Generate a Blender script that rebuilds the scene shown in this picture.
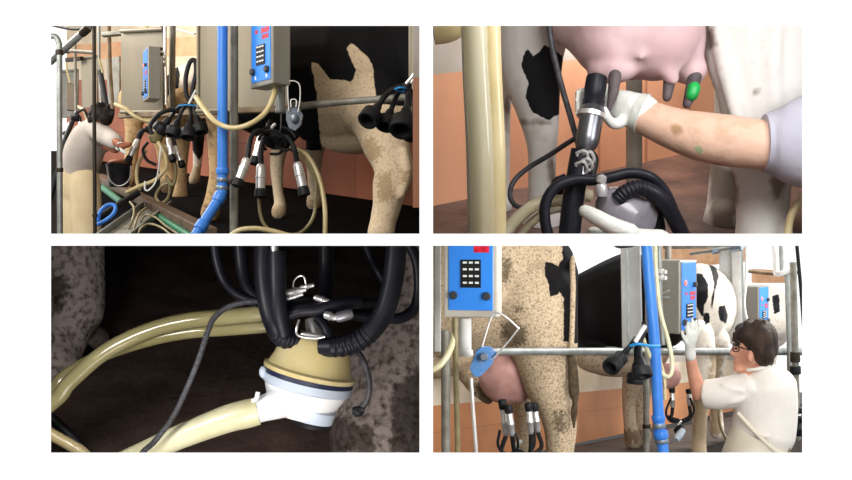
import bpy, bmesh, math, random
from mathutils import Vector, Matrix
random.seed(7)
for o in list(bpy.data.objects): bpy.data.objects.remove(o)
SC = bpy.context.scene
COL = SC.collection
F = 1000.0                                  # focal length in pixels, 852 x 480 frame
# ------------------------------------------------------------------ camera, sky, lights, exposure
cd = bpy.data.cameras.new('camera'); cam = bpy.data.objects.new('camera', cd); COL.objects.link(cam)
cam.rotation_euler = (math.pi/2, 0, 0); cd.sensor_fit = 'HORIZONTAL'; cd.sensor_width = 36; cd.lens = 36*F/852
cd.clip_start = .05; cd.clip_end = 200
SC.camera = cam
w = bpy.data.worlds.new('overcast'); SC.world = w; w.use_nodes = True
w.node_tree.nodes['Background'].inputs[0].default_value = (1, 1, 1, 1)
w.node_tree.nodes['Background'].inputs[1].default_value = 1.25
SC.view_settings.view_transform = 'Standard'; SC.view_settings.look = 'None'
SC.view_settings.exposure = 0; SC.view_settings.gamma = 1
def area(name, loc, aim, size, watts, col=(1, 1, 1), size_y=None):
    l = bpy.data.lights.new(name, 'AREA'); l.energy = watts; l.color = col; l.size = size
    if size_y: l.shape = 'RECTANGLE'; l.size_y = size_y
    o = bpy.data.objects.new(name, l); COL.objects.link(o); o.location = loc
    o.rotation_euler = (Vector(aim)-Vector(loc)).to_track_quat('-Z', 'Y').to_euler()
    return o
# unseen lamps added to brighten upper left, upper right, lower left, lower right stalls
area('added_light', (-1.3, 2.2, 1.35), (-.9, 4.8, .3), .9, 34, (1, .95, .88))
area('added_light', (-3.0, 5.6, 1.9), (-1.9, 5.6, .3), .9, 70, (1, .95, .88))
area('added_light', (.72, 1.12, .34), (.35, 2.0, .12), .3, 3.4, (.97, .98, 1))
area('added_light', (.30, 1.10, .50), (.30, 2.1, .12), .3, 3.4, (1, .98, .95))
area('added_light', (-.50, 1.12, -.08), (-.2, 1.8, -.22), .10, 1.5, (1, .97, .95))
area('added_light', (-.2, 1.10, -.42), (-.2, 1.9, -.2), .25, 2.0, (1, .96, .93))
area('added_light', (1.2, 2.6, -.15), (1.1, 5.0, -.9), .9, 50, (1, .97, .93))
area('added_light', (2.7, 3.6, .6), (1.95, 5.6, -.7), .6, 16, (1, .98, .96))
area('added_light', (.9, 3.3, .35), (1.5, 5.6, -.5), .5, 13, (1, .98, .96))
area('added_light', (-2.7, 3.7, 1.2), (-1.7, 5.2, .2), .6, 26, (1, .96, .9))
area('added_light', (.42, 2.02, .78), (.36, 2.3, .1), .4, 9.5, (1, .97, .94))
area('added_light', (3.4, 7.0, 1.0), (1.7, 6.8, -.9), 1.4, 130, (1, .98, .96))

# ------------------------------------------------------------------ helpers
def P(x, y, d): return Vector(((x-426)/F*d, d, (240-y)/F*d))
def R(px, d): return px*d/F
ORG = {}
def crom(pts, n):
    if len(pts) < 3 or n < 2: return list(pts)
    out = []; Q = [pts[0]*2-pts[1]]+list(pts)+[pts[-1]*2-pts[-2]]
    for i in range(1, len(Q)-2):
        a, b, c, e = Q[i-1:i+3]
        for k in range(n):
            t = k/n
            out.append(.5*((2*b)+(c-a)*t+(2*a-5*b+4*c-e)*t*t+(3*b-a-3*c+e)*t**3))
    out.append(pts[-1]); return out
def lerpl(v, n):
    if n < 2 or len(v) < 3: return list(v)
    out = []
    for i in range(len(v)-1):
        for k in range(n): out.append(v[i]+(v[i+1]-v[i])*k/n)
    return out+[v[-1]]
class MB:
    def __init__(s): s.bm = bmesh.new()
    def rings(s, C, A1, A2, seg, closed=False):
        bm = s.bm; rs = []
        for c, a, b in zip(C, A1, A2):
            rs.append([bm.verts.new(c+a*math.cos(2*math.pi*k/seg)+b*math.sin(2*math.pi*k/seg)) for k in range(seg)])
        N = len(rs)
        for i in range(N if closed else N-1):
            p, q = rs[i], rs[(i+1) % N]
            for k in range(seg): bm.faces.new((p[k], p[(k+1) % seg], q[(k+1) % seg], q[k]))
        if not closed: bm.faces.new(rs[0][::-1]); bm.faces.new(rs[-1])
        return s
    def sweep(s, pts, r, seg=12, n=6, rd=None, rnd=False, rib=None):
        """tube along pts; r = radius or list; rd = radius towards the viewer if elliptical; rib=(from,to,count,amp)"""
        r = list(r) if isinstance(r, (list, tuple)) else [r]*len(pts)
        rd = r if rd is None else list(rd)
        if rib: n = max(n, 36)
        C = crom(pts, n); r = lerpl(r, n); rd = lerpl(rd, n)
        if len(C) == 2: pass
        T = [(C[min(i+1, len(C)-1)]-C[max(i-1, 0)]).normalized() for i in range(len(C))]
        if rib:
            for i in range(len(C)):
                t = i/(len(C)-1)
                if rib[0] <= t <= rib[1]:
                    k = 1+rib[3]*math.cos(2*math.pi*rib[2]*(t-rib[0])/(rib[1]-rib[0])); r[i] *= k; rd[i] *= k if rd is not r else 1
        if rnd:
            def cap(i, sg):
                c, t = C[i], T[i]*sg; o = []
                for f, k in ((.5, .87), (.85, .52), (1, .06)): o.append((c+t*min(r[i], rd[i])*f, r[i]*k, rd[i]*k, T[i]))
                return o
            a = cap(0, -1)[::-1]; b = cap(len(C)-1, 1)
            C = [q[0] for q in a]+C+[q[0] for q in b]; r = [q[1] for q in a]+r+[q[1] for q in b]
            rd = [q[2] for q in a]+rd+[q[2] for q in b]; T = [q[3] for q in a]+T+[q[3] for q in b]
        E = None; A1 = []; A2 = []
        for i, t in enumerate(T):
            if E is None:
                y = Vector((0, 1, 0)); e = y-t*y.dot(t)
                if e.length < .25: y = Vector((1, 0, 0)) if abs(t.x) < .8 else Vector((0, 0, 1)); e = y-t*y.dot(t)
            else: e = E-t*E.dot(t)
            E = e.normalized(); A1.append(t.cross(E)*r[i]); A2.append(E*rd[i])
        return s.rings(C, A1, A2, seg)
    def loop(s, pts, r, seg=8, n=6):
        C = crom(list(pts)+[pts[0]], n)[:-1]; N = len(C); A1 = []; A2 = []
        nrm = (pts[1]-pts[0]).cross(pts[2]-pts[0]).normalized()
        for i in range(N):
            t = (C[(i+1) % N]-C[i-1]).normalized(); A1.append(t.cross(nrm).normalized()*r); A2.append(nrm*r)
        return s.rings(C, A1, A2, seg, True)
    def px(s, pts, r, **k):
        """tube through (x,y,d) with radius r in pixels at each depth (number or list)"""
        rr = [R(r[i] if isinstance(r, (list, tuple)) else r, p[2]) for i, p in enumerate(pts)]
        if 'rd' in k and k['rd']: k['rd'] = [R(k['rd'][i], p[2]) for i, p in enumerate(pts)]
        return s.sweep([P(*p) for p in pts], rr, **k)
    def lathe(s, a, b, prof, seg=20):
        """solid of revolution: prof = (fraction from a to b, radius)"""
        ax = (b-a); t = ax.normalized(); y = Vector((0, 1, 0)) if abs(t.y) < .9 else Vector((1, 0, 0))
        e = (y-t*y.dot(t)).normalized(); f = t.cross(e)
        return s.rings([a+ax*h for h, _ in prof], [f*r for _, r in prof], [e*r for _, r in prof], seg)
    def ell(s, c, rad, rot=0, seg=20):
        """ellipsoid, rad = (x, depth, z); rot about the depth axis"""
        M = Matrix.Translation(c) @ Matrix.Rotation(rot, 4, 'Y') @ Matrix.Diagonal((*rad, 1))
        bmesh.ops.create_uvsphere(s.bm, u_segments=seg, v_segments=seg//2+2, radius=1, matrix=M); return s
    def pe(s, x, y, d, rx, ry, rd=None, rot=0, seg=20):
        return s.ell(P(x, y, d), (R(rx, d), R(rd or rx, d), R(ry, d)), rot, seg)
    def hexa(s, v):
        q = [s.bm.verts.new(p) for p in v]
        for f in ((3, 2, 1, 0), (4, 5, 6, 7), (0, 1, 5, 4), (1, 2, 6, 5), (2, 3, 7, 6), (3, 0, 4, 7)): s.bm.faces.new([q[i] for i in f])
        return s
    def obox(s, o, u, v, n):
        """box from corner o along the edge vectors u, v, n"""
        return s.hexa([o, o+u, o+u+v, o+v, o+n, o+u+n, o+u+v+n, o+v+n])
    def slab(s, pts, ext):
        """outline pts (world) given the thickness vector ext"""
        a = [s.bm.verts.new(p) for p in pts]; b = [s.bm.verts.new(p+ext) for p in pts]; N = len(a)
        s.bm.faces.new(a[::-1]); s.bm.faces.new(b)
        for i in range(N): s.bm.faces.new((a[i], a[(i+1) % N], b[(i+1) % N], b[i]))
        return s
    def build(s, name, mat, parent=None, smooth=True, bevel=0, org=None, voxel=0, sm=4, clamp=None):
        bmesh.ops.recalc_face_normals(s.bm, faces=s.bm.faces)
        me = bpy.data.meshes.new(name); s.bm.to_mesh(me); s.bm.free()
        if voxel:
            t = bpy.data.objects.new('t', me); COL.objects.link(t)
            m = t.modifiers.new('r', 'REMESH'); m.mode = 'VOXEL'; m.voxel_size = voxel
            m = t.modifiers.new('s', 'SMOOTH'); m.factor = .5; m.iterations = sm
            bpy.context.view_layer.update(); dg = bpy.context.evaluated_depsgraph_get()
            n2 = bpy.data.meshes.new_from_object(t.evaluated_get(dg)); bpy.data.objects.remove(t); me = n2; me.name = name
        if clamp:
            for v in me.vertices: v.co = clamp(v.co)
        if org is None:
            if parent: org = ORG[parent.name]
            else:
                xs = [v.co for v in me.vertices]; lo = [min(c[i] for c in xs) for i in range(3)]; hi = [max(c[i] for c in xs) for i in range(3)]
                org = Vector(((lo[0]+hi[0])/2, (lo[1]+hi[1])/2, lo[2]))
        me.transform(Matrix.Translation(-org))
        ob = bpy.data.objects.new(name, me); COL.objects.link(ob); ORG[ob.name] = org
        if parent: ob.parent = parent
        else: ob.location = org
        me.materials.append(mat)
        if smooth:
            me.polygons.foreach_set('use_smooth', [True]*len(me.polygons))
            try: me.set_sharp_from_angle(angle=math.radians(40))
            except Exception: pass
        if bevel:
            b = ob.modifiers.new('b', 'BEVEL'); b.width = bevel; b.segments = 2; b.limit_method = 'ANGLE'
        return ob
def tag(o, label, cat, group=None):
    o['label'] = label; o['category'] = cat
    if group: o['group'] = group
    return o
def thing(name, label, cat, loc, group=None):
    o = bpy.data.objects.new(name, None); COL.objects.link(o); o.location = loc; o.empty_display_size = .05; ORG[o.name] = Vector(loc)
    return tag(o, label, cat, group)
def struct(o): o['kind'] = 'structure'; return o
def tube(name, label, cat, pts, r, mat, group=None, parent=None, **k):
    o = MB().px(pts, r, **k).build(name, mat, parent)
    return o if parent else tag(o, label, cat, group)
def sdf(x, y, poly):
    ins = False; best = 1e9; n = len(poly)
    for i in range(n):
        x1, y1 = poly[i]; x2, y2 = poly[(i+1) % n]
        if (y1 > y) != (y2 > y) and x < (x2-x1)*(y-y1)/(y2-y1)+x1: ins = not ins
        dx, dy = x2-x1, y2-y1; t = max(0, min(1, ((x-x1)*dx+(y-y1)*dy)/(dx*dx+dy*dy+1e-9)))
        best = min(best, (x-x1-t*dx)**2+(y-y1-t*dy)**2)
    b = math.sqrt(best); return b if ins else -b
def coat(ob, patches=(), dirt=()):
    """hide pattern of an animal: signed distance to the outline of each marking, kept on the mesh"""
    me = ob.data; o = ORG[ob.name]; boxes = {}
    for nm, polys in (('patch', patches), ('dirt', dirt)):
        vals = []
        bb = [(min(p[0] for p in q)-12, max(p[0] for p in q)+12, min(p[1] for p in q)-12, max(p[1] for p in q)+12, q) for q in polys]
        for v in me.vertices:
            c = v.co+o; x = 426+F*c.x/c.y; y = 240-F*c.z/c.y; m = -12.
            for a, b, e, f, q in bb:
                if a < x < b and e < y < f: m = max(m, sdf(x, y, q))
            vals.append(min(m, 12.))
        at = me.attributes.new(nm, 'FLOAT', 'POINT'); at.data.foreach_set('value', vals)
    return ob
# ------------------------------------------------------------------ materials
def lin(c):
    if isinstance(c, str):
        c = [int(c[i:i+2], 16)/255 for i in (0, 2, 4)]
    return tuple(x/12.92 if x <= .04045 else ((x+.055)/1.055)**2.4 for x in c)+(1,)
def nodes(name):
    m = bpy.data.materials.new(name); m.use_nodes = True; t = m.node_tree
    return m, t, t.nodes['Principled BSDF']
def mk(name, c, c2=None, rough=.5, metal=0, scale=20, lo=.35, hi=.65, bump=0, bscale=None, trans=0, emit=0, coatv=0, detail=5, sss=0, stretch=None, ior=1.45):
    m, t, b = nodes(name); N = t.nodes; L = t.links
    if 'black' in name or 'dark_iron' in name: b.inputs['Specular IOR Level'].default_value = .04 if 'floor' in name else .28
    b.inputs['Base Color'].default_value = lin(c); b.inputs['Roughness'].default_value = rough; b.inputs['Metallic'].default_value = metal
    b.inputs['Transmission Weight'].default_value = trans; b.inputs['Coat Weight'].default_value = coatv; b.inputs['IOR'].default_value = ior
    if sss: b.inputs['Subsurface Weight'].default_value = sss; b.inputs['Subsurface Radius'].default_value = (.01, .005, .003)
    if emit: b.inputs['Emission Color'].default_value = lin(c); b.inputs['Emission Strength'].default_value = emit
    if c2 or bump:
        tc = N.new('ShaderNodeTexCoord'); src = tc.outputs['Object']
        if stretch:
            mp = N.new('ShaderNodeMapping'); mp.inputs['Scale'].default_value = stretch; L.new(src, mp.inputs[0]); src = mp.outputs[0]
    if c2:
        n = N.new('ShaderNodeTexNoise'); n.inputs['Scale'].default_value = scale; n.inputs['Detail'].default_value = detail; L.new(src, n.inputs['Vector'])
        r = N.new('ShaderNodeValToRGB'); r.color_ramp.elements[0].position = lo; r.color_ramp.elements[1].position = hi
        r.color_ramp.elements[0].color = lin(c); r.color_ramp.elements[1].color = lin(c2)
        L.new(n.outputs['Fac'], r.inputs[0]); L.new(r.outputs[0], b.inputs['Base Color'])
    if bump:
        n = N.new('ShaderNodeTexNoise'); n.inputs['Scale'].default_value = bscale or scale*2; n.inputs['Detail'].default_value = 6; L.new(src, n.inputs['Vector'])
        p = N.new('ShaderNodeBump'); p.inputs['Strength'].default_value = bump; p.inputs['Distance'].default_value = .01
        L.new(n.outputs['Fac'], p.inputs['Height']); L.new(p.outputs[0], b.inputs['Normal'])
    return m
def hide(name, A, B, dirt='6b5a45', amt=.5, soft=.14, s1=30, s2=90, thr=.52, wob=5, rough=.75, stain='4a3c2c'):
    """cow hide: colour A, markings B where 'patch' > 0, fine dirt speckles and stains"""
    m, t, b = nodes(name); N = t.nodes; L = t.links; b.inputs['Roughness'].default_value = rough; b.inputs['Specular IOR Level'].default_value = .2
    tc = N.new('ShaderNodeTexCoord').outputs['Object']
    def noise(s, det=5):
        n = N.new('ShaderNodeTexNoise'); n.inputs['Scale'].default_value = s; n.inputs['Detail'].default_value = det; L.new(tc, n.inputs['Vector']); return n.outputs['Fac']
    def math_(op, a, c):
        q = N.new('ShaderNodeMath'); q.operation = op
        for i, v in enumerate((a, c)):
            if isinstance(v, (int, float)): q.inputs[i].default_value = v
            else: L.new(v, q.inputs[i])
        return q.outputs[0]
    def step(v, a, c):
        q = N.new('ShaderNodeMapRange'); q.inputs[1].default_value = a; q.inputs[2].default_value = c; L.new(v, q.inputs[0]); return q.outputs[0]
    def mix(f, a, c):
        q = N.new('ShaderNodeMix'); q.data_type = 'RGBA'
        L.new(f, q.inputs[0]) if not isinstance(f, float) else None
        for i, v in ((6, a), (7, c)):
            if isinstance(v, tuple): q.inputs[i].default_value = v
            else: L.new(v, q.inputs[i])
        return q.outputs[2]
    def attr(n): a = N.new('ShaderNodeAttribute'); a.attribute_name = n; return a.outputs['Fac']
    pf = step(math_('ADD', attr('patch'), math_('MULTIPLY', math_('SUBTRACT', noise(s1), .5), wob)), -.4, .4)
    sp = math_('MULTIPLY', step(noise(s2, 8), thr, thr+soft), amt)
    cA = mix(sp, lin(A), lin(dirt)); df = math_('MULTIPLY', step(math_('ADD', attr('dirt'), math_('MULTIPLY', math_('SUBTRACT', noise(s2*.8, 8), .5), 22)), -1, 4), .75)
    cA = mix(df, cA, lin(stain)); cc = mix(pf, cA, lin(B)); L.new(cc, b.inputs['Base Color'])
    p = N.new('ShaderNodeBump'); p.inputs['Strength'].default_value = .25; p.inputs['Distance'].default_value = .01
    L.new(noise(s2*1.5, 6), p.inputs['Height']); L.new(p.outputs[0], b.inputs['Normal'])
    return m
def tile(name, c, c2, grout, bw, bh, mort=.012, rough=.6, stain=.5, off=0):
    m, t, b = nodes(name); N = t.nodes; L = t.links; b.inputs['Roughness'].default_value = rough
    uv = N.new('ShaderNodeUVMap'); br = N.new('ShaderNodeTexBrick'); L.new(uv.outputs[0], br.inputs['Vector'])
    br.offset = off; br.inputs['Color1'].default_value = lin(c); br.inputs['Color2'].default_value = lin(c2); br.inputs['Mortar'].default_value = lin(grout)
    br.inputs['Scale'].default_value = 1; br.inputs['Mortar Size'].default_value = mort*bh; br.inputs['Brick Width'].default_value = bw; br.inputs['Row Height'].default_value = bh
    n = N.new('ShaderNodeTexNoise'); n.inputs['Scale'].default_value = 5; n.inputs['Detail'].default_value = 6; L.new(uv.outputs[0], n.inputs['Vector'])
    r = N.new('ShaderNodeMapRange'); r.inputs[1].default_value = .45; r.inputs[2].default_value = .75; r.inputs[4].default_value = stain; L.new(n.outputs['Fac'], r.inputs[0])
    x = N.new('ShaderNodeMix'); x.data_type = 'RGBA'; L.new(r.outputs[0], x.inputs[0]); L.new(br.outputs['Color'], x.inputs[6]); x.inputs[7].default_value = lin(grout)
    L.new(x.outputs[2], b.inputs['Base Color']); return m
M = dict(
 white=mk('white_board', 'f6f6f6', 'fbfbfb', rough=.9, scale=3),
 tile1=tile('terracotta_tile', 'b26848', 'a65f42', '8a5038', .5, .32), tile2=tile('salmon_tile', 'e6aa86', 'de9f7a', 'b87a5a', .165, .8, .006), tile4=tile('orange_tile', 'd3905f', 'c98658', 'b07a55', .5, .3, .008),
 cream=mk('cream_plaster', 'e6d9c4', 'd2bfa2', rough=.8, scale=4, bump=.1), band=mk('grey_white_plaster', 'c9c2bb', 'b2a496', rough=.8, scale=6),
 peach=mk('peach_brick', 'e8b890', 'd8a47c', rough=.8, scale=8),
 rubber_floor=mk('black_rubber_floor', '070708', '0d0d0f', rough=.9, scale=9, bump=.3, bscale=40),
 wet_floor=mk('wet_dung_floor', '463530', '75564a', rough=.5, scale=9, bump=.5, bscale=30),
 floor4=mk('parlour_floor', '332a26', '4c3f37', rough=.6, scale=7, bump=.3),
 mud=mk('dark_mud_floor', '4f3e38', '6b584e', rough=.85, scale=14, lo=.4, hi=.7, bump=.4, bscale=45),
 concrete=mk('pit_concrete', '2e2a26', '1f1c19', rough=.8, scale=8, bump=.2),
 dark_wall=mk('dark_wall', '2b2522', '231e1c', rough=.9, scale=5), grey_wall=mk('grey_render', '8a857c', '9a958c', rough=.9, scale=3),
 kerb=mk('worn_steel_kerb', '4e463f', '6e5643', rough=.6, metal=.3, scale=18),
 plate=mk('dull_stainless_plate', '8c8371', '777060', rough=.5, metal=.35, scale=3, stretch=(1, 1, .3)),
 plate2=mk('pale_grey_plate', 'c4c6c4', 'b2b4b0', rough=.55, metal=.1, scale=5),
 steel=mk('polished_steel', 'dcdcdc', rough=.32, metal=.75), galv=mk('galvanised_pipe', '9a9e9c', '7e827e', rough=.42, metal=.55, scale=14),
 galv_dirty=mk('dirty_galvanised_pipe', '94928a', '76736a', rough=.6, metal=.4, scale=16), darkpipe=mk('dark_iron_pole', '26221e', '3a332b', rough=.5, metal=.5, scale=10),
 whitemetal=mk('white_painted_metal', 'dfe0df', 'c8c9c8', rough=.5, scale=9), rust=mk('rusty_beam', '8f8068', '6d5a44', rough=.7, metal=.2, scale=12),
 bluepvc=mk('blue_plastic_pipe', '2f74cf', '3a80d8', rough=.38, scale=6), greenpvc=mk('green_plastic_pipe', '0f7a55', '0c6a4a', rough=.4, scale=6),
 clamp=mk('grey_pipe_clamp', '7c8894', rough=.4, metal=.6),
 boxsteel=mk('brushed_box_steel', '9c9a92', '88867e', rough=.4, metal=.45, scale=4, stretch=(1, 1, .2)), boxwhite=mk('off_white_box_case', 'bdbab2', 'b2aea5', rough=.5, scale=6),
 blueface=mk('blue_front_panel', '2f86ea', rough=.45), keyblack=mk('black_keypad', '17181c', rough=.5), keywhite=mk('white_key_legend', 'e6e8ea', rough=.5),
 led=mk('red_led_display', 'd01c34', '7a0c1c', rough=.3, emit=.35, scale=60), redlamp=mk('red_indicator', 'f08078', rough=.3, emit=.4), knob=mk('dark_knob', '33373c', rough=.45),
 black=mk('black_rubber', '131417', '1d1e22', rough=.5, scale=25), gloss=mk('glossy_black_hose', '12131a', '1c1d26', rough=.42, scale=30), cable=mk('grey_ribbed_cable', '45454a', '2c2c30', rough=.5, scale=60),
 hose=mk('cream_milk_hose', 'cfc095', 'b9a878', rough=.3, scale=12, coatv=.3, sss=.15), clear=mk('clear_yellowed_hose', 'dcd8c0', 'c6bb95', rough=.18, scale=9, coatv=.5, trans=.35, ior=1.2, stretch=(1, 1, .15)),
 clear3=mk('clear_yellowed_twin_hose', '847a4c', 'a39c72', rough=.16, scale=7, coatv=.6, trans=.25, ior=1.2), milk=mk('milk_filled_hose', 'd9d5b4', 'c9c39b', rough=.35, scale=20, coatv=.2),
 bowl=mk('amber_claw_bowl', 'e2ce8e', 'f0e2b0', rough=.15, scale=16, coatv=.6, trans=.25, ior=1.25), whitecup=mk('white_plastic_cup', 'f0f2f4', rough=.35, sss=.1), bluegrey=mk('pale_blue_plastic', 'b7c3d2', rough=.4), navy=mk('navy_seal', '1e2440', rough=.4), smoke=mk('smoky_claw_plastic', '77747e', '9a96a0', rough=.25, scale=12, coatv=.4, trans=.15),
 bluehook=mk('blue_worn_hook', '4679b4', '8f9aa4', rough=.5, scale=45, lo=.55, hi=.72), greyhook=mk('grey_worn_hook', '74787a', '4c5c74', rough=.5, scale=40), tie=mk('blue_cable_tie', '1e86c8', rough=.4),
 skin=mk('skin', 'd8a084', 'cb9078', rough=.55, scale=20, sss=.1), skin_dirty=mk('dirty_forearm_skin', 'd2a88a', 'b3926a', rough=.6, scale=14, lo=.5, hi=.75, sss=.1, bump=.08), skin_dark=mk('tanned_skin', 'a86444', '8c5038', rough=.6, scale=20),
 glove=mk('white_latex_glove', 'dfe2de', 'cdd0c8', rough=.4, scale=25, bump=.25, bscale=60), hairb=mk('dark_brown_hair', '1e140d', '3a2819', rough=.75, scale=30, stretch=(1, 1, .3), bump=.5, bscale=90), hairk=mk('black_hair', '15110f', '241c18', rough=.6, scale=40, bump=.4),
 shirt=mk('white_cotton_smock', 'ebe7e1', 'e0dbd3', rough=.85, scale=7, bump=.35, bscale=9), apron=mk('cream_rubber_apron', 'e2dccb', 'd6cfbc', rough=.6, scale=5, bump=.2, bscale=8), lavender=mk('lavender_grey_sleeve', 'b9b8c4', 'a7a6b4', rough=.8, scale=10, bump=.3, bscale=14), tee=mk('pale_grey_shirt', 'bab1aa', 'aca39c', rough=.85, scale=8, bump=.3, bscale=10), trousers=mk('cream_work_trousers', 'd8c6a4', 'c8b592', rough=.85, scale=6, bump=.3, bscale=8),
 udder=mk('pink_udder_skin', 'dcc0c2', 'c8a4a8', rough=.55, scale=7, bump=.25, bscale=14, sss=.1), udder4=mk('dusky_pink_udder_skin', 'cc9e98', 'ac8078', rough=.6, scale=12, bump=.2), teat=mk('dark_grey_teat', '4a4246', '6a5e60', rough=.6, scale=30), green=mk('green_teat_dip', '1fae52', '178a40', rough=.35, scale=30),
 hoof=mk('dirty_hoof', '3a3028', '241e18', rough=.7, scale=30),
 hose_dark=mk('murky_hose', '8f8460', '6e6444', rough=.4, scale=14), bucket=mk('black_plastic_bucket', '202226', '34343a', rough=.45, scale=20), orange=mk('orange_brown_leather', 'a8613a', '7e4426', rough=.6, scale=18),
)
H = dict(
 black_white=hide('black_hide', '15151a', 'c9ab86', dirt='1f1f26', amt=.4, wob=5, stain='15151a'),
 c1=hide('black_hide_tan_marks', 'dfcaac', '0c0c11', dirt='7a644a', amt=.4, s2=110, thr=.52, wob=4, stain='a58c68'),
 pale=hide('dusty_pale_hide', 'b99c74', '17151a', dirt='6a5238', amt=.5, s2=50, stain='3a2d20'),
 w2=hide('white_hide', 'd3d0cc', '121318', dirt='a79a86', amt=.35, s2=26, thr=.58, wob=7, s1=45, stain='5d4a34'),
 w3=hide('mud_splashed_hide', 'a29690', '1c1614', dirt='3a302a', amt=.95, s2=85, thr=.44, soft=.26, stain='2a1f18'),
 w4=hide('dung_speckled_hide', 'c8b498', '0c0b0f', dirt='5e4c38', amt=.65, s2=105, soft=.2, thr=.45, rough=.85, wob=5, stain='3d2f1e'),
 b4=hide('black_glossy_hide', 'b5a48e', '08080b', dirt='6a5844', amt=.6, s2=60, rough=.6, stain='5a4632'),
 arm=hide('forearm_skin', 'd6b29c', 'a3ae86', dirt='9c7c56', amt=.45, s2=28, thr=.52, soft=.2, wob=7, s1=60, rough=.55, stain='8f6f42'),
 c4=hide('clean_white_hide', 'e2dbd0', '16161a', dirt='b7a890', amt=.4, s2=40, wob=2, stain='9a8158'),
)

# ================================================================== SETTING
def front_board():
    xs = [-1.6, -.375, -.0065, .007, .3762, 1.6]; zs = [1.1, .2142, .0063, -.0057, -.2126, -1.1]
    xb = [-1.6, -.40, -.0065, .007, .401, 1.6]; zb = [1.1, .236, .0063, -.0057, -.235, -1.1]
    b = MB(); bm = b.bm
    f = [[bm.verts.new((x, 1.0, z)) for x in xs] for z in zs]; k = [[bm.verts.new((x, 1.012, z)) for x in xb] for z in zb]
    hole = {(1, 1), (3, 1), (1, 3), (3, 3)}
    for i in range(5):
        for j in range(5):
            q = ((j, i), (j, i+1), (j+1, i+1), (j+1, i))
            if (i, j) in hole:
                for a in range(4):
                    p, n = q[a], q[(a+1) % 4]; bm.faces.new((f[p[0]][p[1]], f[n[0]][n[1]], k[n[0]][n[1]], k[p[0]][p[1]]))
            else:
                bm.faces.new([f[r][c] for r, c in q]); bm.faces.new([k[r][c] for r, c in q][::-1])
    return struct(b.build('wall_front', M['white'], smooth=False))
front_board()
def slab(name, pts, ext, mat): return struct(MB().slab([Vector(p) for p in pts], Vector(ext)).build(name, mat, smooth=False))
def wallstrip(name, A, B, h0, h1, mat, th=.05):
    A, B = Vector(A), Vector(B); d = B-A; flat = Vector((d.x, d.y, 0)); L = flat.length; up = Vector((0, 0, 1)); back = Vector((-flat.y, flat.x, 0))/L*th
    if back.y < 0: back = -back
    o = MB().obox(A+up*h0, d, up*(h1-h0), back).build(name, mat, smooth=False)
    uv = o.data.uv_layers.new(name='UVMap'); org = ORG[o.name]
    for l in o.data.loops:
        c = o.data.vertices[l.vertex_index].co+org-A; u = c.dot(flat)/L; uv.data[l.index].uv = (u, c.z-d.z*u/L+10)
    return struct(o)
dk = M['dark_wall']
slab('wall_divider', [(-.003, 1.013, -2.45), (.003, 1.013, -2.45), (.003, 1.013, 2.1), (-.003, 1.013, 2.1)], (0, 8, 0), M['grey_wall'])
# upper left stall -------------------------------------------------
FL1 = lambda y: .165+.159*(y-5)
slab('floor_stall', [(-.004, 2.82, FL1(2.82)), (-.004, 5.03, FL1(5.03)), (-3.05, 8.44, FL1(8.44)), (-.17, 2.82, FL1(2.82))], (0, 0, -.8), M['rubber_floor'])
slab('floor_pit', [(-4.2, 2.82, -.5), (-.0035, 2.82, -.5), (-.0035, 9, -.5), (-4.2, 9, -.5)], (0, 0, -.05), M['concrete'])
A1, B1 = (-3.02, 8.405, FL1(8.405)), (-.004, 4.97, FL1(4.97))
wallstrip('wall_back', A1, B1, 0, .64, M['tile1']); wallstrip('wall_back_plaster', A1, B1, .64, .80, M['cream'])
B1h = (-.862, 5.948, FL1(5.948))
wallstrip('wall_back_brick', A1, B1h, .80, .93, M['peach']); wallstrip('wall_back_top', A1, B1h, .93, 1.5, M['cream'])
slab('ceiling', [(-4.2, 1.013, 2.1), (-.003, 1.013, 2.1), (-.003, 9, 2.1), (-4.2, 9, 2.1)], (0, 0, .05), M['cream'])
slab('wall_left', [(-4.2, 1.013, -.5), (-4.2, 5.6, -.5), (-4.2, 5.6, 2.1), (-4.2, 1.013, 2.1)], (-.05, 0, 0), M['grey_wall'])
slab('wall_pit_end', [(-4.2, 8.75, -.5), (-3.15, 8.75, -.5), (-3.15, 8.75, .78), (-4.2, 8.75, .78)], (0, .1, 0), M['concrete'])
# lower left close-up bay -------------------------------------------
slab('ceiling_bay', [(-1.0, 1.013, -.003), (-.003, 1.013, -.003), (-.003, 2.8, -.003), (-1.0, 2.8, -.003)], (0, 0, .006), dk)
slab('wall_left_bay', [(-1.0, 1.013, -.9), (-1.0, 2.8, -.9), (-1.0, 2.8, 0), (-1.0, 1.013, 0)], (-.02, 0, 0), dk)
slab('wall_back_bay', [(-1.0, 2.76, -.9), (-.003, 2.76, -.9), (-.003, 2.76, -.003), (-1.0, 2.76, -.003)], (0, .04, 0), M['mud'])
FL3 = lambda y: -.375+.337*(y-1.7)
slab('floor_bay', [(-1.0, 1.02, FL3(1.02)), (-.003, 1.02, FL3(1.02)), (-.003, 2.76, FL3(2.76)), (-1.0, 2.76, FL3(2.76))], (0, 0, -.03), M['mud'])
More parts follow.
